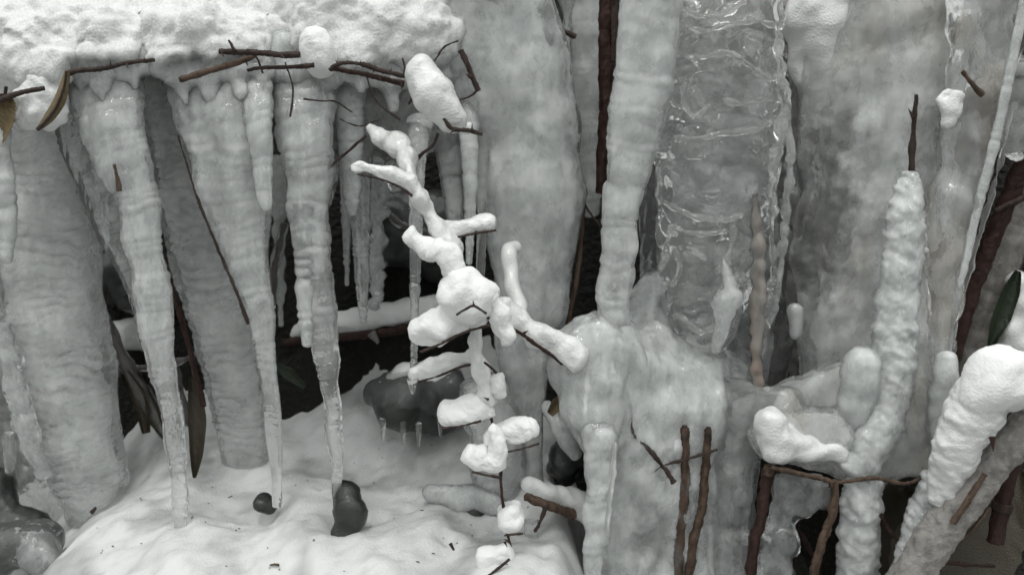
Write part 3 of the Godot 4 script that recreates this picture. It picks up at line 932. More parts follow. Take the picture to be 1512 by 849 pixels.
	obj("frozen_twig", twig_mesh([[928, 598], [935, 640], [955, 660], [980, 690], [996, 712]], 0.046, 2.2, 3.5, 0.0012), M.dark_bark)
	tag(get_node("frozen_twig"), "thin crooked twig showing like a crack in the face of the mound", "twig")
	obj("frozen_twig", twig_mesh([[955, 700], [985, 686], [1015, 678], [1060, 664]], 0.042, 1.2, 2.2, 0.0009), M.dark_bark)
	tag(get_node("frozen_twig_001"), "hair-thin twig crossing behind the two frozen brown stems", "twig")
	# small ice about the foot of the great column
	tube("ice_finger", [[806, 598, 9, -0.03], [820, 620, 12, -0.02], [838, 650, 14, -0.01], [850, 672, 9, -0.01]], "cloudy_ice", {"lump": [0.001, 60.0], "sides": 28, "cap": [0.5, 0.8]}, "slanting finger of ice in the gap behind the thick white icicle", "ice finger")
	tube("ice_finger", [[762, 365, 8, 0.0], [752, 372, 11, 0.01], [755, 410, 11, 0.02], [764, 450, 13, 0.03], [770, 485, 12, 0.05]], "rime_snow", {"lump": [0.0015, 60.0], "sides": 28, "cap": [0.6, 0.6]}, "upright snow-crusted spur leaning on the great column", "snow spur")
	tube("snow_spur", [[780, 715, 13, 0.05], [805, 728, 16, 0.045], [850, 745, 22, 0.02], [880, 760, 24, 0.0]], "wet_snow", {"lump": [0.0015, 60.0], "sides": 36, "cap": [0.8, 0.3], "level": 0.7}, "rounded snow spur on the broken brown stub", "snow spur")
	column("icicle", [[770, 772, 796], [800, 776, 794], [835, 779, 792], [870, 780, 790]], 0.04, 0.04, 0.9, "clear_ice", {"ribs": [0.00045, 0.012], "sides": 24}, "small clear icicle below the broken stub", "icicle")

func build_right() -> void:
	column("ice_column", [[-40, 1170, 1440], [40, 1170, 1440], [100, 1176, 1436], [150, 1180, 1430], [250, 1178, 1425], [350, 1180, 1415], [450, 1180, 1405], [520, 1178, 1395], [600, 1178, 1375], [640, 1180, 1365]], -0.035, -0.02, 0.36, "cloudy_ice",
		{"flow": [0.006, 26.0], "lump": [0.005, 22.0], "grain": [0.0012, 70.0], "mottle": [0.4, 18.0, 0.55, 0.15], "stain": [Color(0.95, 0.92, 0.89), 12.0, 0.1], "sides": 130, "spots": [[at(1225, 330, 0.0), 0.034, 0.05, 0.42], [at(1235, 200, 0.0), 0.02, 0.3, 0.5], [at(1300, 60, 0.0), 0.02, 0.5, 0.7], [at(1210, 500, 0.01), 0.022, 0.5, 0.4]]}, "massive cloudy ice column with dark clear patches, behind the ropy branch")
	column("ice_column", [[-40, 1405, 1530], [60, 1402, 1512], [130, 1398, 1492], [200, 1388, 1476], [300, 1368, 1452], [400, 1346, 1428], [500, 1335, 1408], [580, 1322, 1392], [640, 1310, 1384]], 0.0, 0.05, 0.55, "clear_ice", {"flow": [0.005, 45.0], "lump": [0.004, 35.0], "mottle": [0.55, 30.0, 0.4, 0.0], "stain": [Color(0.62, 0.55, 0.48), 18.0, 0.0], "sides": 80}, "slanting clear ice flank with brown shadows, beside the bright ice edge")
	tube("ice_edge", [[1518, -20, 7, 0.03, 0.5], [1492, 110, 8, 0.032, 0.5], [1470, 210, 8, 0.034, 0.5], [1446, 300, 8, 0.036, 0.5], [1426, 390, 6, 0.04, 0.5], [1410, 450, 5, 0.04, 0.5], [1396, 530, 4, 0.04, 0.5]], "cloudy_ice", {"ribs": [0.00045, 0.02], "sides": 24}, "long bright edge of ice slanting down the clear flank", "ice edge")
	tube("ice_edge", [[1500, 150, 3, 0.02], [1478, 240, 4, 0.022], [1452, 330, 4, 0.024], [1425, 430, 4, 0.026], [1404, 510, 3, 0.026]], "drip_ice", {"ribs": [0.00075, 0.02], "lump": [0.002, 60.0], "sides": 16}, "thin glassy second edge just outside the bright ice edge", "ice edge")
	body("snow_mound", [[1215, 10, -0.03, 46, 1260, -40, -0.03, 60], [1208, 40, -0.032, 40, 1206, 90, -0.034, 33], [1225, 60, -0.034, 45, 1222, 130, -0.036, 36]], "rime_snow", {"cell": 0.0025, "k": 0.02, "flat": 0.8, "lump": [0.003, 40.0], "grain": [0.001, 90.0]}, "smooth white snow cap on the shoulder of the massive cloudy column", "snow cap")
	body("snow_patch", [[1405, 150, 0.032, 22, 1400, 175, 0.032, 12]], "rime_snow", {"cell": 0.0022, "flat": 0.5, "lump": [0.003, 60.0], "grain": [0.001, 90.0]}, "small white patch of snow frozen on the clear slanting flank", "snow patch")
	# ropy branch of frozen drops
	var rope := {"scales": [0.0045, 0.0074], "lump": [0.0018, 60.0], "grain": [0.0006, 160.0], "sides": 64, "step": 0.0012}
	tube("ropy_branch", [[1347, 262, 12, 0.03, 0.9], [1341, 300, 22, 0.035, 0.9], [1334, 370, 26, 0.04, 0.9], [1326, 440, 29, 0.045, 0.9], [1319, 520, 30, 0.05, 0.9], [1310, 590, 30, 0.055, 0.9], [1288, 650, 32, 0.06, 0.9], [1262, 690, 28, 0.06, 0.9]], "cloudy_ice", rope.merged({"cap": [0.8, 0.5]}), "upright ropy branch crusted in scales of frozen drops", "iced branch", "branches ribbed with frozen drops")
	tube("ropy_branch", [[1272, 700, 20, 0.06], [1272, 740, 27, 0.06], [1270, 790, 28, 0.06], [1258, 960, 24, 0.06]], "cloudy_ice", rope.merged({"cap": [0.5, 0.3]}), "stubby ropy length of ice hanging below the web of ice", "iced branch", "branches ribbed with frozen drops")
	tube("ropy_branch", [[1388, 700, 18, 0.075], [1372, 740, 21, 0.075], [1352, 800, 21, 0.075], [1310, 960, 16, 0.075]], "cloudy_ice", rope.merged({"scales": [0.003, 0.009]}), "dim ropy icicle close behind the grey frosted stem", "iced branch", "branches ribbed with frozen drops")
	tube("ropy_branch", [[1480, 548, 40, 0.11], [1450, 590, 39, 0.11], [1424, 640, 35, 0.107], [1405, 690, 27, 0.102], [1392, 735, 17, 0.096]], "rime_snow", {"scales": [0.0042, 0.0105], "lump": [0.002, 40.0], "grain": [0.0006, 160.0], "sides": 72, "step": 0.0013, "cap": [0.75, 0.7]}, "fat snow-capped ropy branch leaning on the grey frosted stem", "iced branch", "branches ribbed with frozen drops")
	body("snow_mound", [[1478, 555, 0.115, 45, 1500, 560, 0.115, 45], [1450, 580, 0.115, 30]], "snow", {"cell": 0.0025, "k": 0.015, "lump": [0.003, 35.0], "grain": [0.0012, 110.0]}, "thick round snow cap on top of the fat ropy branch", "snow cap")
	# web of ice with its knobs
	body("ice_web", [[1080, 610, 0.0, 40, 1150, 612, 0.025, 46], [1150, 645, 0.05, 42, 1260, 650, 0.05, 50], [1260, 645, 0.05, 50, 1350, 645, 0.04, 50], [1350, 600, 0.025, 40, 1385, 640, 0.03, 34], [1262, 680, 0.05, 34, 1285, 738, 0.055, 9], [1300, 690, 0.05, 26, 1370, 680, 0.045, 20], [1180, 590, 0.0, 40, 1240, 590, 0.01, 54]], "grey_ice",
		{"cell": 0.0026, "k": 0.016, "flat": 0.6, "lump": [0.003, 40.0], "grain": [0.0012, 80.0], "mottle": [0.6, 30.0, 0.7, 0.1], "stain": [Color(0.85, 0.8, 0.75), 20.0, 0.1]}, "grey web of ice stretched between the mound and the ropy branch", "ice web")
	body("snow_lump", [[1138, 625, 0.068, 24, 1150, 655, 0.068, 24], [1160, 640, 0.05, 26, 1185, 650, 0.03, 20], [1150, 658, 0.064, 24, 1245, 668, 0.062, 14]], "wet_snow", {"cell": 0.002, "k": 0.01, "lump": [0.002, 60.0], "grain": [0.0008, 120.0]}, "bright snow lump on the end of the ice web, over the cut brown stem", "snow lump")
	body("snow_lump", [[1272, 538, 0.06, 28, 1272, 555, 0.06, 29], [1268, 590, 0.055, 30, 1262, 640, 0.05, 28]], "cloudy_ice", {"cell": 0.0022, "k": 0.012, "lump": [0.0015, 50.0], "grain": [0.0008, 120.0]}, "round snow-topped knob rising from the middle of the ice web", "snow knob")
	tube("ice_bump", [[1398, 528, 14, 0.06], [1398, 560, 20, 0.06], [1388, 620, 24, 0.05], [1376, 670, 22, 0.045]], "cloudy_ice", {"lump": [0.0015, 60.0], "sides": 36, "cap": [0.7, 0.2]}, "smooth clear knob of ice beside the fat ropy branch", "ice knob")
	body("ice_bump", [[1176, 458, -0.018, 13, 1176, 490, -0.018, 11]], "grey_ice", {"cell": 0.002, "lump": [0.001, 60.0]}, "small round bump of ice on the side of the massive cloudy column", "ice knob")
	# twigs in this part
	var t := thing("bare_twig", "dark upright twig tip poking out of the top of the ropy branch", "twig")
	obj("stem", twig_mesh([[1354, 140], [1351, 180], [1348, 220], [1346, 275]], 0.03, 3.0, 5.5, 0.0008, 12), M.dark_bark, t)
	obj("bud", thorn(1349, 172, 0.03, -7, -12, 3.5), M.dark_bark, t.get_child(0))
	t = thing("curved_twig", "curved brown twig along the underside of the ice web", "twig")
	obj("stem", twig_mesh([[1140, 690], [1175, 698], [1210, 706], [1240, 712], [1290, 706], [1340, 714], [1375, 696]], 0.075, 3.5, 3.0, 0.0008), M.brown_bark, t)
	obj("side_twig", twig_mesh([[1232, 710], [1234, 730], [1226, 770], [1210, 815], [1180, 940]], 0.076, 5.5, 6.5, 0.0014, 16), M.brown_bark, t)
	t = thing("cut_cane", "reddish brown cut stem hanging under the bright snow lump", "stem")
	obj("stem", twig_mesh([[1136, 693], [1130, 730], [1122, 775], [1112, 820], [1100, 960]], 0.065, 8.5, 8, 0.0014, 18), M.red_bark, t)
	obj("cut_top", twig_mesh([[1137, 688], [1135, 700]], 0.0655, 7.5, 9.0, 0.0006, 16), M.brown_bark, t.get_child(0))
	body("ice_drape", [[1160, 715, 0.03, 18, 1200, 725, 0.03, 26], [1160, 730, 0.03, 16, 1150, 800, 0.03, 26], [1150, 800, 0.03, 26, 1130, 960, 0.03, 30], [1205, 740, 0.03, 16, 1190, 750, 0.03, 12]], "clear_ice", {"cell": 0.0024, "k": 0.012, "flat": 0.6, "lump": [0.003, 60.0], "grain": [0.0012, 90.0], "mottle": [0.6, 40.0, 0.7, 0.0]}, "crumpled clear ice drape behind the reddish cut stem", "ice drape")
	t = thing("frosted_cane", "thick grey stem with peeling frosted bark slanting to the bottom edge", "stem")
	obj("stem", sweep([[1530, 610, 24, 0.10], [1490, 660, 26, 0.105], [1450, 705, 27, 0.105], [1405, 765, 28, 0.105], [1370, 815, 30, 0.105], [1280, 970, 34, 0.105]], {"sides": 64, "step": 0.0014, "flow": [0.0012, 260.0], "grain": [0.0012, 160.0], "lump": [0.002, 50.0], "stain": [Color(2.6, 2.7, 2.75), 60.0, 0.02], "mottle": [0.6, 120.0, 0.5, 0.1]}), M.grey_bark, t)
	obj("bark_strip", twig_mesh([[1455, 700, 0.118], [1430, 740, 0.12], [1408, 772, 0.12]], 0.12, 4, 5, 0.0008), M.brown_bark, t)
	obj("bud", thorn(1466, 645, 0.128, 2, 22, 5), M.red_bark, t.get_child(0))
	t = thing("red_cane", "dark red stem standing beyond the grey frosted stem", "stem")
	obj("stem", twig_mesh([[1512, 620], [1496, 680], [1484, 730], [1470, 800]], 0.08, 13, 12, 0.001, 16), M.red_bark, t)
	obj("node_ring", twig_mesh([[1482, 742], [1480, 752]], 0.08, 15, 15, 0.0008, 16), M.dark_bark, t)
	# stems behind the clear flank
	t = thing("iced_cane", "slanting brown stem in a thick coat of dull ice behind the bright ice edge", "iced stem")
	swept("ice_coat", [[1540, 230, 24, -0.05], [1500, 330, 26, -0.05], [1470, 410, 28, -0.05], [1440, 500, 28, -0.05], [1420, 580, 26, -0.05]], "brown_ice", {"lump": [0.002, 60.0], "ribs": [0.00045, 0.012], "sides": 44, "mottle": [0.6, 50.0, 0.5, 0.1]}, t)
	obj("stem", twig_mesh([[1545, 160], [1500, 270], [1460, 370], [1430, 450], [1400, 560]], -0.02, 14, 11, 0.0012, 18), M.red_bark, t)
	t = thing("bare_twig", "short dark twig crossing the slanting iced stem", "twig")
	obj("stem", twig_mesh([[1525, 285], [1490, 302], [1470, 312]], -0.01, 5, 4, 0.001), M.dark_bark, t)
	obj("side_twig", twig_mesh([[1495, 300], [1480, 322]], -0.01, 2.5, 1.5, 0.0006), M.dark_bark, t)
	t = thing("iced_cane", "brown stem end frozen inside the upper clear flank", "iced stem")
	swept("ice_coat", [[1450, 130, 16, 0.015], [1440, 180, 20, 0.012], [1425, 260, 18, 0.01], [1412, 330, 14, 0.01]], "brown_ice", {"lump": [0.002, 60.0], "sides": 32, "cap": [0.8, 0.3]}, t)
	obj("stem", twig_mesh([[1422, 105], [1440, 128], [1452, 140]], 0.034, 3, 4.5, 0.0008), M.brown_bark, t)
	body("snow_lump", [[1505, 420, -0.03, 18, 1500, 480, -0.03, 26], [1500, 520, -0.03, 26, 1480, 570, -0.03, 28]], "rime_snow", {"cell": 0.003, "k": 0.015, "lump": [0.003, 50.0]}, "dim snow lump behind the dark green leaf", "snow lump")
	body("ice_lump", [[1500, 120, -0.01, 34, 1505, 200, -0.01, 32]], "clear_ice", {"cell": 0.003, "lump": [0.005, 50.0], "grain": [0.001, 90.0], "mottle": [0.5, 40.0, 0.6, 0.0]}, "clear lump of ice outside the bright ice edge", "ice lump")
	column("ice_column", [[-40, 1140, 1190], [100, 1146, 1186], [250, 1150, 1184], [400, 1150, 1180], [560, 1140, 1184]], -0.09, -0.08, 0.8, "brown_ice", {"lump": [0.004, 60.0], "grain": [0.002, 80.0], "mottle": [0.4, 50.0, 0.6, 0.0], "sides": 40}, "dark crusted ice in the crack between the wrinkled and the cloudy column")

# A clump of snow along a twig: rows [x, y, r]
func clump(rows: Array, z: float, label: String, m := "snow", extra := {}) -> void:
	var out := []
	for r in rows:
		out.append([r[0], r[1], r[2], r[3] if r.size() > 3 else z, 1.0])
	var o := {"level": 0.6, "lump": [0.0034, 48.0], "grain": [0.0015, 120.0], "sides": 48, "step": 0.0014, "cap": [0.85, 0.85]}
	o.merge(extra, true)
	tube("snow_clump", out, m, o, label, "snow clump", "snow clumps on the rose stem")

# The snow bank slopes back from its lower lip
func lean_back(prims: Array) -> Array:
	for q in prims:
		q[2] -= maxf(0.0, 78.0 - q[1]) * 0.00048
		if q.size() > 4:
			q[6] -= maxf(0.0, 78.0 - q[5]) * 0.00048
	return prims

func build_snow() -> void:
	var so := {"cell": 0.0025, "k": 0.007, "flat": 0.95, "lump": [0.005, 26.0], "puff": [0.0075, 58.0], "grain": [0.0016, 110.0], "thinning": [at(300, 84, 0.03).y, at(300, 116, 0.03).y]}
	body("snow_bank", lean_back([[20, 50, 0.02, 50, 90, 60, 0.03, 46], [90, 40, 0.025, 50, 160, 50, 0.03, 45], [160, 40, 0.02, 46, 205, 62, 0.025, 30], [140, 88, 0.035, 22, 190, 82, 0.03, 16], [-30, 110, 0.02, 34, 30, 108, 0.025, 30], [30, 95, 0.03, 40, 90, 92, 0.035, 30], [60, -30, -0.01, 80, 220, -30, -0.01, 70], [110, 5, 0.02, 40], [180, 15, 0.02, 34]]), "thin_snow", so, "great lumpy snow bank over the top twig and dry leaf", "snow bank")
	body("snow_bank", lean_back([[252, 52, 0.03, 40, 300, 55, 0.03, 45], [300, 70, 0.025, 40, 350, 60, 0.02, 45], [350, 40, 0.01, 45, 395, 50, 0.005, 28], [300, 0, 0.0, 60, 380, 10, 0.0, 40], [262, 88, 0.035, 24, 310, 100, 0.03, 15], [240, 80, 0.03, 24], [390, 90, 0.01, 16], [275, 20, 0.025, 30], [226, 30, 0.02, 34], [232, 62, 0.025, 26], [400, 30, 0.01, 34], [412, 60, 0.012, 26]]), "thin_snow", so, "rounded snow bank over the cut brown twig", "snow bank")
	body("snow_bank", lean_back([[430, 10, 0.02, 34, 480, 25, 0.025, 44], [500, 30, 0.02, 40, 560, 35, 0.015, 48], [560, 25, 0.02, 40, 610, 40, 0.01, 50], [450, 55, 0.02, 28, 560, 72, 0.01, 32], [600, 70, 0.005, 36, 650, 45, 0.005, 38], [640, 10, 0.01, 50, 672, 20, 0.0, 30], [470, -30, 0.0, 60, 660, -30, 0.0, 60], [520, 5, 0.03, 34], [590, 8, 0.03, 36], [680, 30, 0.01, 30, 700, 0, 0.01, 34], [690, -10, 0.02, 40, 770, -30, 0.03, 40]]), "thin_snow", so.merged({"thinning": so.thinning + [at(640, 80, 0.03).x, at(730, 80, 0.03).x]}, true), "wide snow bank over the thorny rose twigs", "snow bank")
	body("snow_lump", [[466, 66, 0.04, 26, 470, 84, 0.04, 24], [480, 102, 0.035, 13]], "snow", {"cell": 0.002, "k": 0.01, "lump": [0.0014, 50.0], "grain": [0.001, 120.0]}, "egg-shaped snow lump drooping between the two twig tips", "snow lump")
	body("snow_lump", [[75, 115, 0.035, 26, 60, 145, 0.04, 30], [58, 160, 0.04, 26, 45, 170, 0.04, 18], [75, 95, 0.03, 24]], "snow", {"cell": 0.0022, "k": 0.014, "lump": [0.003, 50.0], "puff": [0.004, 70.0], "grain": [0.0014, 120.0]}, "crumbly snow lump cradled by the curled dry leaf", "snow lump")
	body("snow_log", [[622, 104, 0.07, 24, 640, 140, 0.075, 27], [640, 140, 0.075, 27, 668, 176, 0.075, 20], [690, 190, 0.05, 10]], "wet_snow", {"cell": 0.002, "k": 0.012, "lump": [0.002, 45.0], "grain": [0.0009, 110.0]}, "bright smooth snow log lying on the forked twig by the great column", "snow log")
	# the snowy rose stem
	var z := 0.08
	clump([[548, 192, 10, 0.02], [566, 204, 15, 0.025], [586, 214, 17, 0.04], [602, 228, 14, 0.055], [606, 250, 11, 0.07], [608, 272, 11, 0.08]], 0.02, "dull snow clump at the very top of the rose stem", "rime_snow", {"level": 2.0})
	clump([[526, 246, 10], [550, 251, 11], [580, 262, 13], [604, 272, 12]], z, "long snow clump on the topmost side twig, rounded at its tip", "rime_snow")
	clump([[606, 268, 13], [622, 296, 13], [640, 325, 14], [655, 350, 15], [668, 372, 14]], z, "beaded snow along the main rose stem above its big ball", "wet_snow")
	clump([[658, 338, 14], [685, 333, 13], [712, 330, 13], [724, 331, 10]], z - 0.01, "level snow clump pointing towards the great column", "rime_snow")
	clump([[606, 350, 13], [622, 362, 14], [640, 376, 14]], z + 0.01, "short snow clump with a knobbed end above the big ball")
	clump([[645, 372, 16], [660, 382, 20], [672, 398, 16]], z + 0.015, "pair of merged snow knobs directly above the big ball")
	body("snow_clump", [[686, 430, z + 0.02, 35, 706, 436, z + 0.02, 30], [676, 440, z + 0.02, 24], [700, 455, z + 0.02, 22]], "snow", {"cell": 0.002, "k": 0.012, "lump": [0.002, 55.0], "grain": [0.0009, 150.0]}, "big snow ball at the crossing of the rose stem", "snow clump", "snow clumps on the rose stem")
	clump([[624, 492, 25], [650, 482, 27], [680, 470, 24], [705, 466, 18]], z + 0.015, "fattest snow clump, over a straight dark twig below the ball", "snow", {"level": 0.8})
	clump([[722, 440, 16], [736, 465, 15], [744, 490, 15], [746, 503, 10]], z + 0.02, "drooping snow clump hanging down beside the ball", "snow")
	clump([[740, 455, 18], [758, 470, 19], [776, 480, 17], [800, 500, 18], [832, 518, 20], [850, 530, 20]], z - 0.02, "thick snow along the linking twig to the ice mound", "wet_snow")
	clump([[612, 552, 13], [640, 546, 15], [670, 534, 15], [696, 526, 13]], z - 0.01, "slim snow clump with a drop of ice at its end", "rime_snow")
	clump([[700, 470, 10], [704, 515, 11], [708, 545, 13], [714, 570, 12], [722, 596, 9]], z, "narrow beads of snow on the stem below the crossing", "wet_snow")
	clump([[733, 560, 9], [738, 572, 12], [740, 580, 9]], z, "smallest bead of snow on a short spur", "wet_snow")
	clump([[662, 610, 20], [685, 608, 23], [708, 606, 19], [722, 610, 12]], z, "blocky snow clump with a square outer end", "snow")
	clump([[726, 648, 15], [750, 642, 19], [776, 636, 19], [784, 634, 15]], z, "snow clump rising away from the stem over an oblique twig", "snow")
	clump([[696, 674, 17], [710, 680, 21], [726, 680, 19], [735, 664, 14], [730, 635, 13]], z + 0.01, "hooked snow clump folded round the stem below the oblique one", "snow")
	body("snow_clump", [[754, 768, z, 20, 752, 762, z, 17], [762, 748, z - 0.01, 10, 740, 752, z - 0.01, 6]], "snow", {"cell": 0.0016, "k": 0.008, "lump": [0.0015, 60.0], "grain": [0.0008, 150.0]}, "two-lobed snow clump sitting low on the stem", "snow clump", "snow clumps on the rose stem")
	clump([[718, 830, 19], [732, 822, 20], [746, 816, 15]], z, "lowest snow clump, cut by the bottom edge", "snow")
	clump([[760, 848, 8], [790, 842, 10], [830, 846, 11]], z - 0.02, "flat strip of snow at the very bottom of the stem", "wet_snow")
	# the fallen branch with its snow
	tube("snow_ridge", [[360, 498, 12, -0.17], [430, 488, 17, -0.16], [500, 480, 19, -0.15], [580, 466, 20, -0.14], [660, 452, 18, -0.13], [700, 446, 14, -0.12]], "snow", {"level": 0.5, "lump": [0.003, 40.0], "grain": [0.001, 120.0], "sides": 40}, "long ridge of snow along the fallen reddish branch", "snow ridge")

func build_twigs() -> void:
	# top edge
	var t := thing("leafy_twig", "dark twig running under the great snow bank to the dry leaf", "twig")
	obj("stem", twig_mesh([[-20, 155], [25, 138], [64, 130]], 0.06, 4.5, 3.2, 0.0006), M.dark_bark, t)
	t = thing("thorny_twig", "brown twig with a bare tip slanting up from the curled leaf", "twig")
	obj("stem", twig_mesh([[96, 110], [115, 104], [150, 101], [185, 93], [227, 88]], 0.06, 4.5, 3.0, 0.0006), M.dark_bark, t)
	for a in [[162, 98, 0, -9], [212, 90, 0, -6], [186, 94, 2, 7]]:
		obj("thorn", thorn(a[0], a[1], 0.062, a[2], a[3], 2.0), M.dark_bark, t.get_child(0))
	var lf := thing("curled_leaf", "curled dry leaf hanging from the twig, holding crumbly snow", "leaf")
	obj("blade", leaf_mesh([[98, 104, 0.066, 3.0], [94, 125, 0.066, 7.0], [86, 150, 0.066, 9.0], [72, 172, 0.064, 8.0], [56, 190, 0.062, 3.0]], -0.004, 0.1), M.dry_leaf, lf)
	obj("rolled_edge", twig_mesh([[97, 105], [93, 130], [82, 158], [66, 180], [54, 191]], 0.0665, 2.0, 3.0, 0.0005), M.dark_bark, lf)
	lf = thing("yellow_leaf", "tattered yellow brown leaf cut by the edge", "leaf")
	obj("blade", leaf_mesh([[6, 138, 0.055, 6.0], [6, 155, 0.055, 15.0], [3, 180, 0.055, 15.0], [-2, 210, 0.055, 5.0]], 0.004, 0.3), M.dry_leaf, lf)
	obj("stalk", twig_mesh([[8, 128], [6, 142]], 0.056, 2.5, 2.0, 0.0003), M.dark_bark, lf)
	t = thing("cut_twig", "cut brown twig slanting out of the rounded snow bank", "twig")
	obj("stem", twig_mesh([[267, 117, 0.075], [310, 104, 0.07], [350, 92, 0.06], [376, 82, 0.05]], 0.07, 5.0, 3.8, 0.0005, 14), M.brown_bark, t)
	obj("cut_end", twig_mesh([[264.5, 117.6, 0.0755], [269, 116.4, 0.0745]], 0.075, 4.0, 5.3, 0.0002, 14), M.dark_bark, t.get_child(0))
	obj("bud", thorn(362, 88, 0.062, 3, 9, 2.5), M.dark_bark, t.get_child(0))
	t = thing("thorny_twig", "level dark twig with a forked tip in front of the rounded snow bank", "twig")
	obj("stem", twig_mesh([[323, 76], [350, 77], [390, 78], [415, 81], [442, 80]], 0.065, 4.2, 4.8, 0.0007, 12), M.dark_bark, t)
	obj("side_twig", twig_mesh([[346, 75], [341, 66], [337, 59]], 0.067, 2.4, 1.4, 0.0004), M.dark_bark, t)
	obj("thorn", thorn(326, 76, 0.067, 4, 8, 2.4), M.dark_bark, t.get_child(0))
	obj("thorn", thorn(412, 80, 0.067, 10, 7, 3.0), M.dark_bark, t.get_child(0))
	t = thing("thorny_twig", "thin broken twig just below the level dark one", "twig")
	obj("stem", twig_mesh([[365, 104], [385, 100], [425, 99], [463, 96]], 0.06, 2.6, 3.6, 0.0006), M.dark_bark, t)
	obj("side_twig", twig_mesh([[378, 84], [383, 95], [387, 108]], 0.06, 1.3, 1.8, 0.0003), M.dark_bark, t)
	t = thing("rose_twig", "double thorny rose twig, red brown, between snow bank and snow log", "twig")
	obj("stem", twig_mesh([[486, 103], [505, 93], [535, 95], [565, 105], [598, 112]], 0.06, 3.0, 3.6, 0.0007), M.dark_bark, t)
	obj("lower_stem", twig_mesh([[488, 100], [515, 105], [550, 112], [580, 120], [596, 124]], 0.055, 3.5, 4.4, 0.0007), M.red_bark, t)
	for a in [[500, 95, -5, -6], [530, 95, 3, -6], [552, 102, -2, 7], [575, 108, 3, -7], [592, 122, 2, 14], [560, 113, 2, 7]]:
		obj("thorn", thorn(a[0], a[1], 0.06, a[2], a[3], 2.0), M.dark_bark, t.get_child(0))
	obj("side_twig", twig_mesh([[596, 113], [597, 98], [594, 86]], 0.062, 2.2, 1.2, 0.0004), M.dark_bark, t)
	t = thing("bare_twig", "short dark twig standing off the face of the great column", "twig")
	obj("stem", twig_mesh([[680, 74], [690, 96], [698, 115], [706, 134]], 0.055, 4.6, 4.0, 0.0006, 12), M.dark_bark, t)
	obj("bud", thorn(694, 113, 0.058, -6, -4, 3.5), M.red_bark, t.get_child(0))
	obj("side_twig", twig_mesh([[704, 134], [694, 142], [676, 148]], 0.05, 1.8, 1.2, 0.0004), M.dark_bark, t)
	t = thing("forked_twig", "forked dark twig under the lower end of the snow log", "twig")
	obj("stem", twig_mesh([[655, 175], [668, 190], [690, 192], [712, 198]], 0.085, 3.0, 3.0, 0.0006), M.dark_bark, t)
	obj("thorn", thorn(697, 192, 0.086, 0, -10, 2.0), M.dark_bark, t.get_child(0))
	obj("thorn", thorn(672, 191, 0.086, -8, 6, 2.6), M.dark_bark, t.get_child(0))
	for a in [[[[464, 268], [490, 243], [515, 222], [540, 200]], 0.03, 1.4, 2.0, "thin straight twig slanting across the clear ice sheet"], [[[448, 146], [475, 149], [495, 150], [520, 166]], 0.03, 1.2, 1.2, "hair-thin twig arching over the clear ice sheet"], [[[610, 245], [622, 228], [638, 215], [647, 197]], 0.03, 2.4, 2.4, "grey twig frozen into the ice below the snow log"], [[[420, 92], [432, 130], [428, 172]], 0.045, 1.0, 1.6, "fine drooping twig in front of the knobbly icicle's top"], [[[540, 110], [556, 150], [590, 176]], 0.02, 1.0, 1.4, "fine twig running down through the clear ice sheet"], [[[500, 175], [530, 186], [560, 176]], 0.02, 0.9, 1.2, "fine bent twig low in the clear ice sheet"], [[[642, 90], [655, 70], [676, 60]], 0.05, 1.1, 1.5, "fine pale twig rising from behind the snow log"], [[[603, 154], [610, 142]], 0.06, 1.5, 1.5, "tiny dark twig tip below the rose twig"]]:
		var o := obj("thin_twig", twig_mesh(a[0], a[1], a[2], a[3], 0.0004), M.dark_bark)
		tag(o, a[4], "twig")
	# the snowy rose stem: main stem with its side twigs
	t = thing("rose_cane", "snow-laden rose stem zigzagging down in front of the great column", "rose stem")
	obj("main_stem", twig_mesh([[607, 288], [640, 340], [668, 380], [690, 420], [700, 454], [704, 500], [714, 560], [722, 600], [730, 640], [738, 680], [740, 720], [746, 770], [752, 800], [760, 830], [766, 860]], 0.079, 1.8, 2.7, 0.0006), M.red_bark, t)
	for a in [[[[528, 257], [560, 264], [590, 276], [608, 289]], 0.092, 1.6, 2.0], [[[676, 350], [700, 345], [732, 340]], 0.085, 1.4, 1.8], [[[620, 520], [650, 508], [685, 491], [724, 480]], 0.108, 1.6, 2.4], [[[674, 465], [688, 456], [700, 452], [718, 463]], 0.128, 1.6, 2.2], [[[610, 566], [645, 556], [680, 542], [700, 538]], 0.082, 1.6, 2.0], [[[652, 633], [680, 629], [710, 622]], 0.092, 1.6, 1.8], [[[742, 669], [770, 663], [796, 655]], 0.094, 1.6, 2.0], [[[697, 697], [720, 702], [738, 705]], 0.102, 1.6, 2.0], [[[745, 791], [758, 789], [772, 788]], 0.096, 1.6, 1.4], [[[718, 852], [735, 840], [752, 826]], 0.094, 1.6, 2.2], [[[715, 535], [724, 542], [733, 551]], 0.09, 1.6, 2.2], [[[820, 215], [812, 215]], 0.0, 0.5, 0.5]]:
		if a[0][0][0] == 820:
			continue
		obj("side_twig", twig_mesh(a[0], a[1], a[2], a[3], 0.0004), M.dark_bark, t)
	obj("linking_twig", twig_mesh([[700, 454, 0.11], [730, 474, 0.1], [768, 492, 0.085], [800, 515, 0.075], [830, 536, 0.06]], 0.08, 2.6, 3.2, 0.0006), M.red_bark, t)
	for a in [[700, 452, 0.128, -2, -8], [774, 492, 0.09, 6, -4], [608, 289, 0.098, -8, -4], [738, 705, 0.1, 2, 12], [752, 800, 0.094, -8, -4], [745, 800, 0.094, 4, 8], [721, 590, 0.094, -7, -3]]:
		obj("thorn", thorn(a[0], a[1], a[2], a[3], a[4], 2.4), M.red_bark, t.get_child(0))
	# dark red stem in the gap
	t = thing("red_cane", "dark red peeling stem standing upright in the narrow gap", "stem")
	obj("stem", twig_mesh([[897, -30], [895, 60], [894, 150], [890, 220], [886, 285]], -0.05, 12, 6, 0.0014, 22), M.red_bark, t)
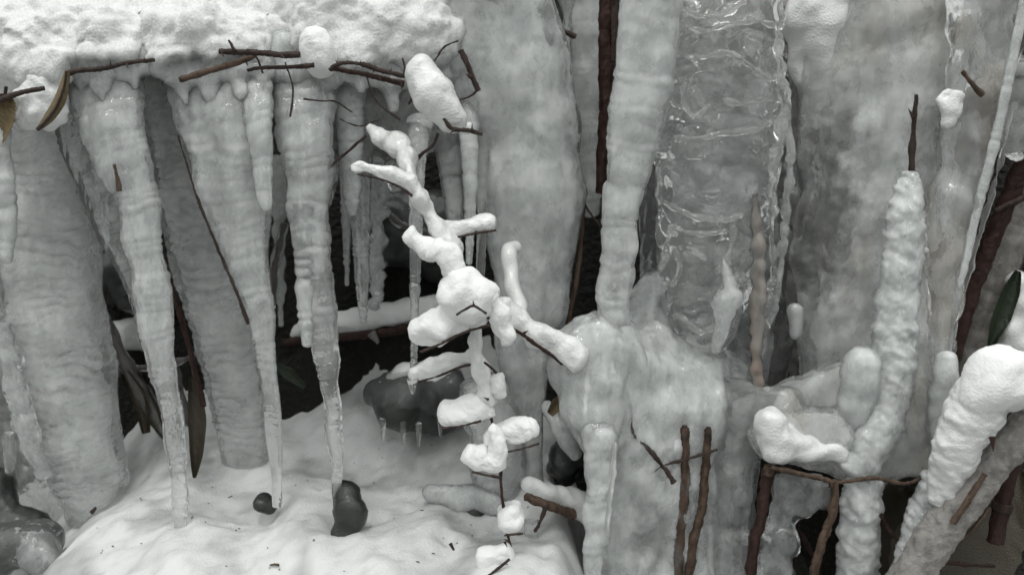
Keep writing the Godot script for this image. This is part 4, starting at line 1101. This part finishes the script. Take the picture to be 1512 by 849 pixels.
	obj("bark_strip", twig_mesh([[907, 10], [906, 60], [905, 90]], -0.045, 5, 3, 0.001), M.dark_bark, t)
	obj("side_twig", twig_mesh([[812, 38], [830, 45], [850, 54]], -0.07, 4, 4, 0.0008), M.dark_bark, t)
	t = thing("root_strand", "long thin brown stem curving down along the edge of the great column", "stem")
	obj("stem", twig_mesh([[862, 280], [857, 360], [850, 420], [838, 480], [828, 530]], -0.035, 4.0, 3.2, 0.0009), M.brown_bark, t)
	obj("side_twig", twig_mesh([[862, 300], [874, 318], [888, 335]], -0.035, 2.0, 1.4, 0.0005), M.dark_bark, t)
	t = thing("broken_stub", "broken brown stub below the rounded snow spur", "stem")
	obj("stem", twig_mesh([[776, 734, 0.07], [800, 743, 0.065], [828, 753, 0.05], [846, 760, 0.04]], 0.06, 6, 8, 0.001, 14), M.brown_bark, t)
	obj("side_twig", twig_mesh([[806, 746], [800, 765], [790, 785]], 0.066, 4, 2.5, 0.0008), M.dark_bark, t)
	t = thing("dark_seam", "dark stem frozen along the sloping edge of the wide icicle sheet", "stem")
	obj("stem", twig_mesh([[262, 200], [290, 290], [322, 370], [348, 430], [366, 478]], 0.035, 1.2, 3.0, 0.0006), M.dark_bark, t)
	t = thing("fallen_branch", "fallen reddish branch lying across the dark hollow under snow", "branch")
	obj("stem", twig_mesh([[360, 515, -0.15], [430, 505, -0.14], [500, 498, -0.13], [560, 492, -0.125], [620, 482, -0.12]], -0.13, 6.5, 6, 0.001, 16), M.red_bark, t)
	obj("bud", twig_mesh([[548, 492], [554, 500], [558, 506]], -0.118, 6, 3, 0.0008), M.grey_bark, t.get_child(0))
	t = thing("dark_cane", "dark reddish stem behind the longest icicle", "stem")
	obj("stem", twig_mesh([[240, 380], [258, 440], [275, 500], [290, 560], [300, 600]], -0.01, 3.5, 4.5, 0.0008), M.red_bark, t)
	for a in [[[[152, 470], [180, 530], [215, 590], [246, 640]], -0.085, 7.0, "iced dark cane leaning behind the longest icicle, the thickest in the hollow"], [[[205, 440], [235, 500], [262, 560], [282, 640]], -0.1, 4.0, "thin dim cane crossing the hollow behind the olive leaf"], [[[160, 560], [200, 545], [250, 538], [300, 520]], -0.1, 3.0, "thin dim cane lying level in the hollow behind the longest icicle"], [[[300, 460], [306, 540], [318, 620]], -0.1, 3.5, "upright dim cane just behind the leaning ribbed ice column"], [[[420, 330], [404, 400], [398, 470]], -0.12, 4.0, "dim cane standing in the dark gap beside the seamed sheet"], [[[545, 290], [590, 330], [640, 350], [690, 400]], -0.13, 3.0, "dim cane arching over the boulder deep in the hollow"]]:
		t = thing("dim_cane", a[3], "stem", "dim canes tangled in the hollow")
		obj("stem", twig_mesh(a[0], a[1], a[2] * 0.8, a[2], 0.001, 12), M.red_bark, t)
		var iced := []
		for q in a[0]:
			iced.append([q[0], q[1], a[2] * 1.7, a[1]])
		obj("ice_coat", sweep(iced, {"lump": [0.002, 60.0], "sides": 20}), M.drip_ice, t)
	for a in [[[[1160, 770], [1190, 800], [1215, 860]], 0.0, 4.0, "dark red cane low in the black hole beside the reddish cut stem"], [[[1175, 740], [1178, 800], [1170, 870]], -0.02, 3.0, "thin dark cane upright in the black hole under the ice web"], [[[1300, 760], [1330, 800], [1400, 830], [1470, 836]], 0.07, 3.0, "thin dark cane lying across the large dry leaf"]]:
		t = thing("dim_cane", a[3], "stem")
		obj("stem", twig_mesh(a[0], a[1], a[2], a[2] * 0.8, 0.001, 12), M.red_bark, t)
	tag(obj("embedded_bark", twig_mesh([[168, 243], [172, 262], [176, 282]], 0.058, 1.6, 3.4, 0.001), M.brown_bark), "scrap of brown bark frozen into the longest icicle", "bark scrap")

func rock(rows: Array, m: String, o: Dictionary, label: String, called := "rock", cat := "rock") -> void:
	body(called, rows, m, o, label, cat)

func build_litter() -> void:
	var ro := {"cell": 0.003, "k": 0.012, "lump": [0.006, 22.0], "puff": [0.009, 20.0], "grain": [0.0022, 70.0]}
	rock([[575, 590, -0.08, 34, 650, 585, -0.09, 42], [600, 600, -0.07, 36, 640, 610, -0.08, 28]], "wet_rock", ro, "black wet rock with tiny icicles under its lip")
	obj("ice_glaze", mass([[572, 584, -0.078, 33, 648, 578, -0.088, 41], [600, 592, -0.07, 34, 640, 600, -0.078, 28]], ro), M.ice_skin, get_node("rock"))
	obj("frost", mass([[590, 560, -0.075, 14, 640, 552, -0.085, 18], [565, 575, -0.07, 8]], ro), M.rime_snow, get_node("rock"))
	rock([[508, 722, 0.034, 10, 520, 765, 0.040, 15], [520, 765, 0.040, 15, 500, 800, 0.047, 17], [500, 800, 0.047, 15, 484, 826, 0.054, 11]], "wet_rock", ro, "black wet rock poking out of the snow under the knobbly icicle")
	rock([[485, 835, 0.06, 10, 495, 870, 0.06, 14]], "wet_rock", ro, "small black rock half buried at the bottom edge")
	rock([[388, 742, 0.014, 13, 398, 748, 0.014, 11]], "wet_rock", {"cell": 0.0025, "k": 0.01, "lump": [0.003, 40.0]}, "black pebble in the hole where the seamed icicle meets the snow")
	rock([[636, 728, -0.012, 12, 690, 738, -0.004, 20], [690, 738, -0.004, 20, 728, 748, 0.0, 20]], "grey_ice", {"cell": 0.003, "k": 0.01, "flat": 0.8, "lump": [0.003, 40.0]}, "low ice-glazed stone beside the foot of the rose stem", "glazed_stone", "stone")
	rock([[700, 760, 0.0, 16, 715, 765, 0.0, 12]], "wet_rock", {"cell": 0.003, "k": 0.01, "lump": [0.003, 40.0]}, "dark stone edge below the ice-glazed stone")
	rock([[-20, 812, 0.02, 36, 60, 806, 0.02, 26], [60, 820, 0.03, 22, 80, 840, 0.04, 18]], "clear_ice", ro, "ice-glazed stone at the corner of the snow", "glazed_stone", "stone")
	obj("stone_heart", mass([[-20, 812, 0.02, 27, 60, 806, 0.02, 19], [60, 820, 0.028, 15, 78, 840, 0.036, 12]], ro), M.wet_rock, get_node("glazed_stone_001"))
	rock([[10, 775, -0.03, 34, 50, 780, -0.03, 22], [-20, 740, -0.04, 40]], "wet_rock", ro, "black rock under the clear ice curtain at the edge")
	rock([[840, 690, -0.04, 30, 830, 700, -0.04, 24]], "wet_rock", ro, "dark wet rock in the gap beside the thick white icicle")
	rock([[170, 490, -0.15, 24, 290, 500, -0.16, 28]], "rime_snow", {"cell": 0.0035, "k": 0.02, "flat": 0.8, "lump": [0.005, 30.0], "grain": [0.001, 80.0]}, "snow-covered stone in the hollow behind the longest icicle", "snowy_stone", "stone")
	rock([[560, 330, -0.165, 50, 640, 350, -0.17, 60]], "wet_rock", ro, "dim dark boulder deep in the hollow behind the thin glassy icicle")
	rock([[180, 400, -0.15, 34, 230, 440, -0.15, 36]], "wet_rock", ro, "dim dark boulder in the hollow between the broad column and the longest icicle")
	for a in [[[[565, 618, 575], [640, 567, 572]], "first tiny icicle under the lip of the black wet rock, at its thin end"], [[[595, 622, 608], [655, 597, 602]], "stout tiny icicle second along the lip of the black rock"], [[[618, 625, 632], [658, 621, 626]], "tiny icicle third along the lip of the black rock"], [[[650, 610, 620], [650, 650, 656]], "last tiny icicle under the black rock, nearest the rose stem"]]:
		var x0: float = a[0][0][0]
		column("tiny_icicle", [[a[0][0][1], x0 - 5, x0 + 5], [a[0][0][1] + 18, x0 - 3.5, x0 + 3.5], [a[0][0][1] + 34, x0 - 1.5, x0 + 1.5]], -0.045, -0.045, 1.0, "drip_ice", {"sides": 16}, a[1], "icicle", "tiny icicles under the black rock")
	# leaves
	var lf := thing("brown_leaf", "large dry brown leaf lying behind the grey frosted stem", "leaf")
	obj("blade", leaf_mesh([[1500, 690, 0.02, 20.0], [1470, 740, 0.03, 60.0], [1430, 790, 0.04, 90.0], [1370, 840, 0.045, 70.0], [1330, 880, 0.05, 20.0]], 0.012, 0.12), M.brown_leaf, lf)
	obj("midrib", twig_mesh([[1500, 690, 0.022], [1470, 740, 0.032], [1430, 790, 0.042], [1370, 840, 0.047]], 0.04, 2.6, 1.4, 0.0003), M.brown_bark, lf)
	lf = thing("brown_leaf", "dark brown leaf in the hole behind the stubby ropy ice", "leaf")
	obj("blade", leaf_mesh([[1330, 720, 0.0, 14.0], [1320, 760, 0.0, 34.0], [1310, 810, 0.0, 34.0], [1300, 860, 0.0, 20.0]], 0.01, 0.12), M.brown_leaf, lf)
	lf = thing("green_leaf", "dark green leaf hanging beside the slanting iced stem", "leaf")
	obj("blade", leaf_mesh([[1505, 400, -0.02, 4.0], [1495, 430, -0.02, 13.0], [1480, 470, -0.02, 14.0], [1462, 512, -0.02, 3.0]], 0.004, 0.05), M.green_leaf, lf)
	lf = thing("green_leaf", "narrow green leaf blade lying on the snow behind the knobbly icicle", "leaf")
	obj("blade", leaf_mesh([[405, 538, -0.07, 4.0], [425, 552, -0.07, 9.0], [450, 572, -0.06, 3.0]], 0.002, 0.0), M.green_leaf, lf)
	lf = thing("olive_leaf", "olive brown leaf hanging behind the longest icicle down to the snow", "leaf")
	obj("blade", leaf_mesh([[285, 560, -0.02, 8.0], [290, 620, -0.02, 14.0], [289, 670, -0.02, 10.0], [286, 706, -0.02, 2.0]], 0.004, 0.0), M.brown_leaf, lf)
	for a in [[[[160, 500, -0.09, 6.0], [195, 560, -0.09, 14.0], [230, 620, -0.08, 12.0], [250, 655, -0.08, 3.0]], "dark drooping leaf in the hollow, the longer of a pair"], [[[185, 550, -0.08, 5.0], [205, 590, -0.08, 12.0], [215, 640, -0.08, 6.0]], "dark drooping leaf in the hollow, the shorter of a pair"]]:
		lf = thing("dark_leaf", a[1], "leaf")
		obj("blade", leaf_mesh(a[0], 0.005, 0.0), M.brown_leaf, lf)
	lf = thing("leaf_scrap", "small grey green leaf scrap on the snow at the bottom", "leaf scrap")
	obj("blade", leaf_mesh([[397, 836, 0.09, 2.0], [404, 838, 0.09, 6.0], [412, 837, 0.09, 4.0]], 0.003, 0.0), M.dry_leaf, lf)
	lf = thing("orange_leaf", "scrap of orange brown leaf in the gap by the great column's foot", "leaf scrap")
	obj("blade", leaf_mesh([[840, 588, 0.0, 7.0], [825, 596, 0.0, 10.0], [812, 612, 0.0, 5.0]], 0.003, 0.1), M.dry_leaf, lf)
	for a in [[[[665, 803], [670, 812]], "dark bud scale on the open snow near the rose stem"], [[[134, 757], [140, 750]], "splinter of bark on the snow below the broad grey column"]]:
		var zz := 0.09 if a[0][0][0] > 500 else 0.03
		tag(obj("bark_splinter", twig_mesh(a[0], zz, 3.0, 2.0, 0.0004), M.dark_bark), a[1], "bark splinter")
	var rng := RandomNumberGenerator.new()
	rng.seed = 12
	var mm := MultiMesh.new()
	mm.transform_format = MultiMesh.TRANSFORM_3D
	var speck := BoxMesh.new()
	speck.size = Vector3(0.001, 0.0005, 0.0007)
	mm.mesh = speck
	mm.instance_count = 90
	for i in 90:
		var x := rng.randf_range(-0.33, 0.03)
		var z := rng.randf_range(-0.14, 0.13)
		var l := rng.randf_range(0.5, 1.6) if i % 6 else rng.randf_range(2.5, 5.0)
		mm.set_instance_transform(i, Transform3D(Basis(Vector3.UP, rng.randf() * TAU).scaled_local(Vector3(l, 1, rng.randf_range(0.5, 1.1))), Vector3(x, ground_y(x, z) + 0.0008, z)))
	var mi := MultiMeshInstance3D.new()
	mi.name = "specks"
	mi.multimesh = mm
	mi.material_override = M.dark_bark
	add_child(mi, true)
	mi.set_meta("kind", "stuff")
	mi.set_meta("label", "dark specks of bark and needles scattered on the snow")
	mi.set_meta("category", "debris")
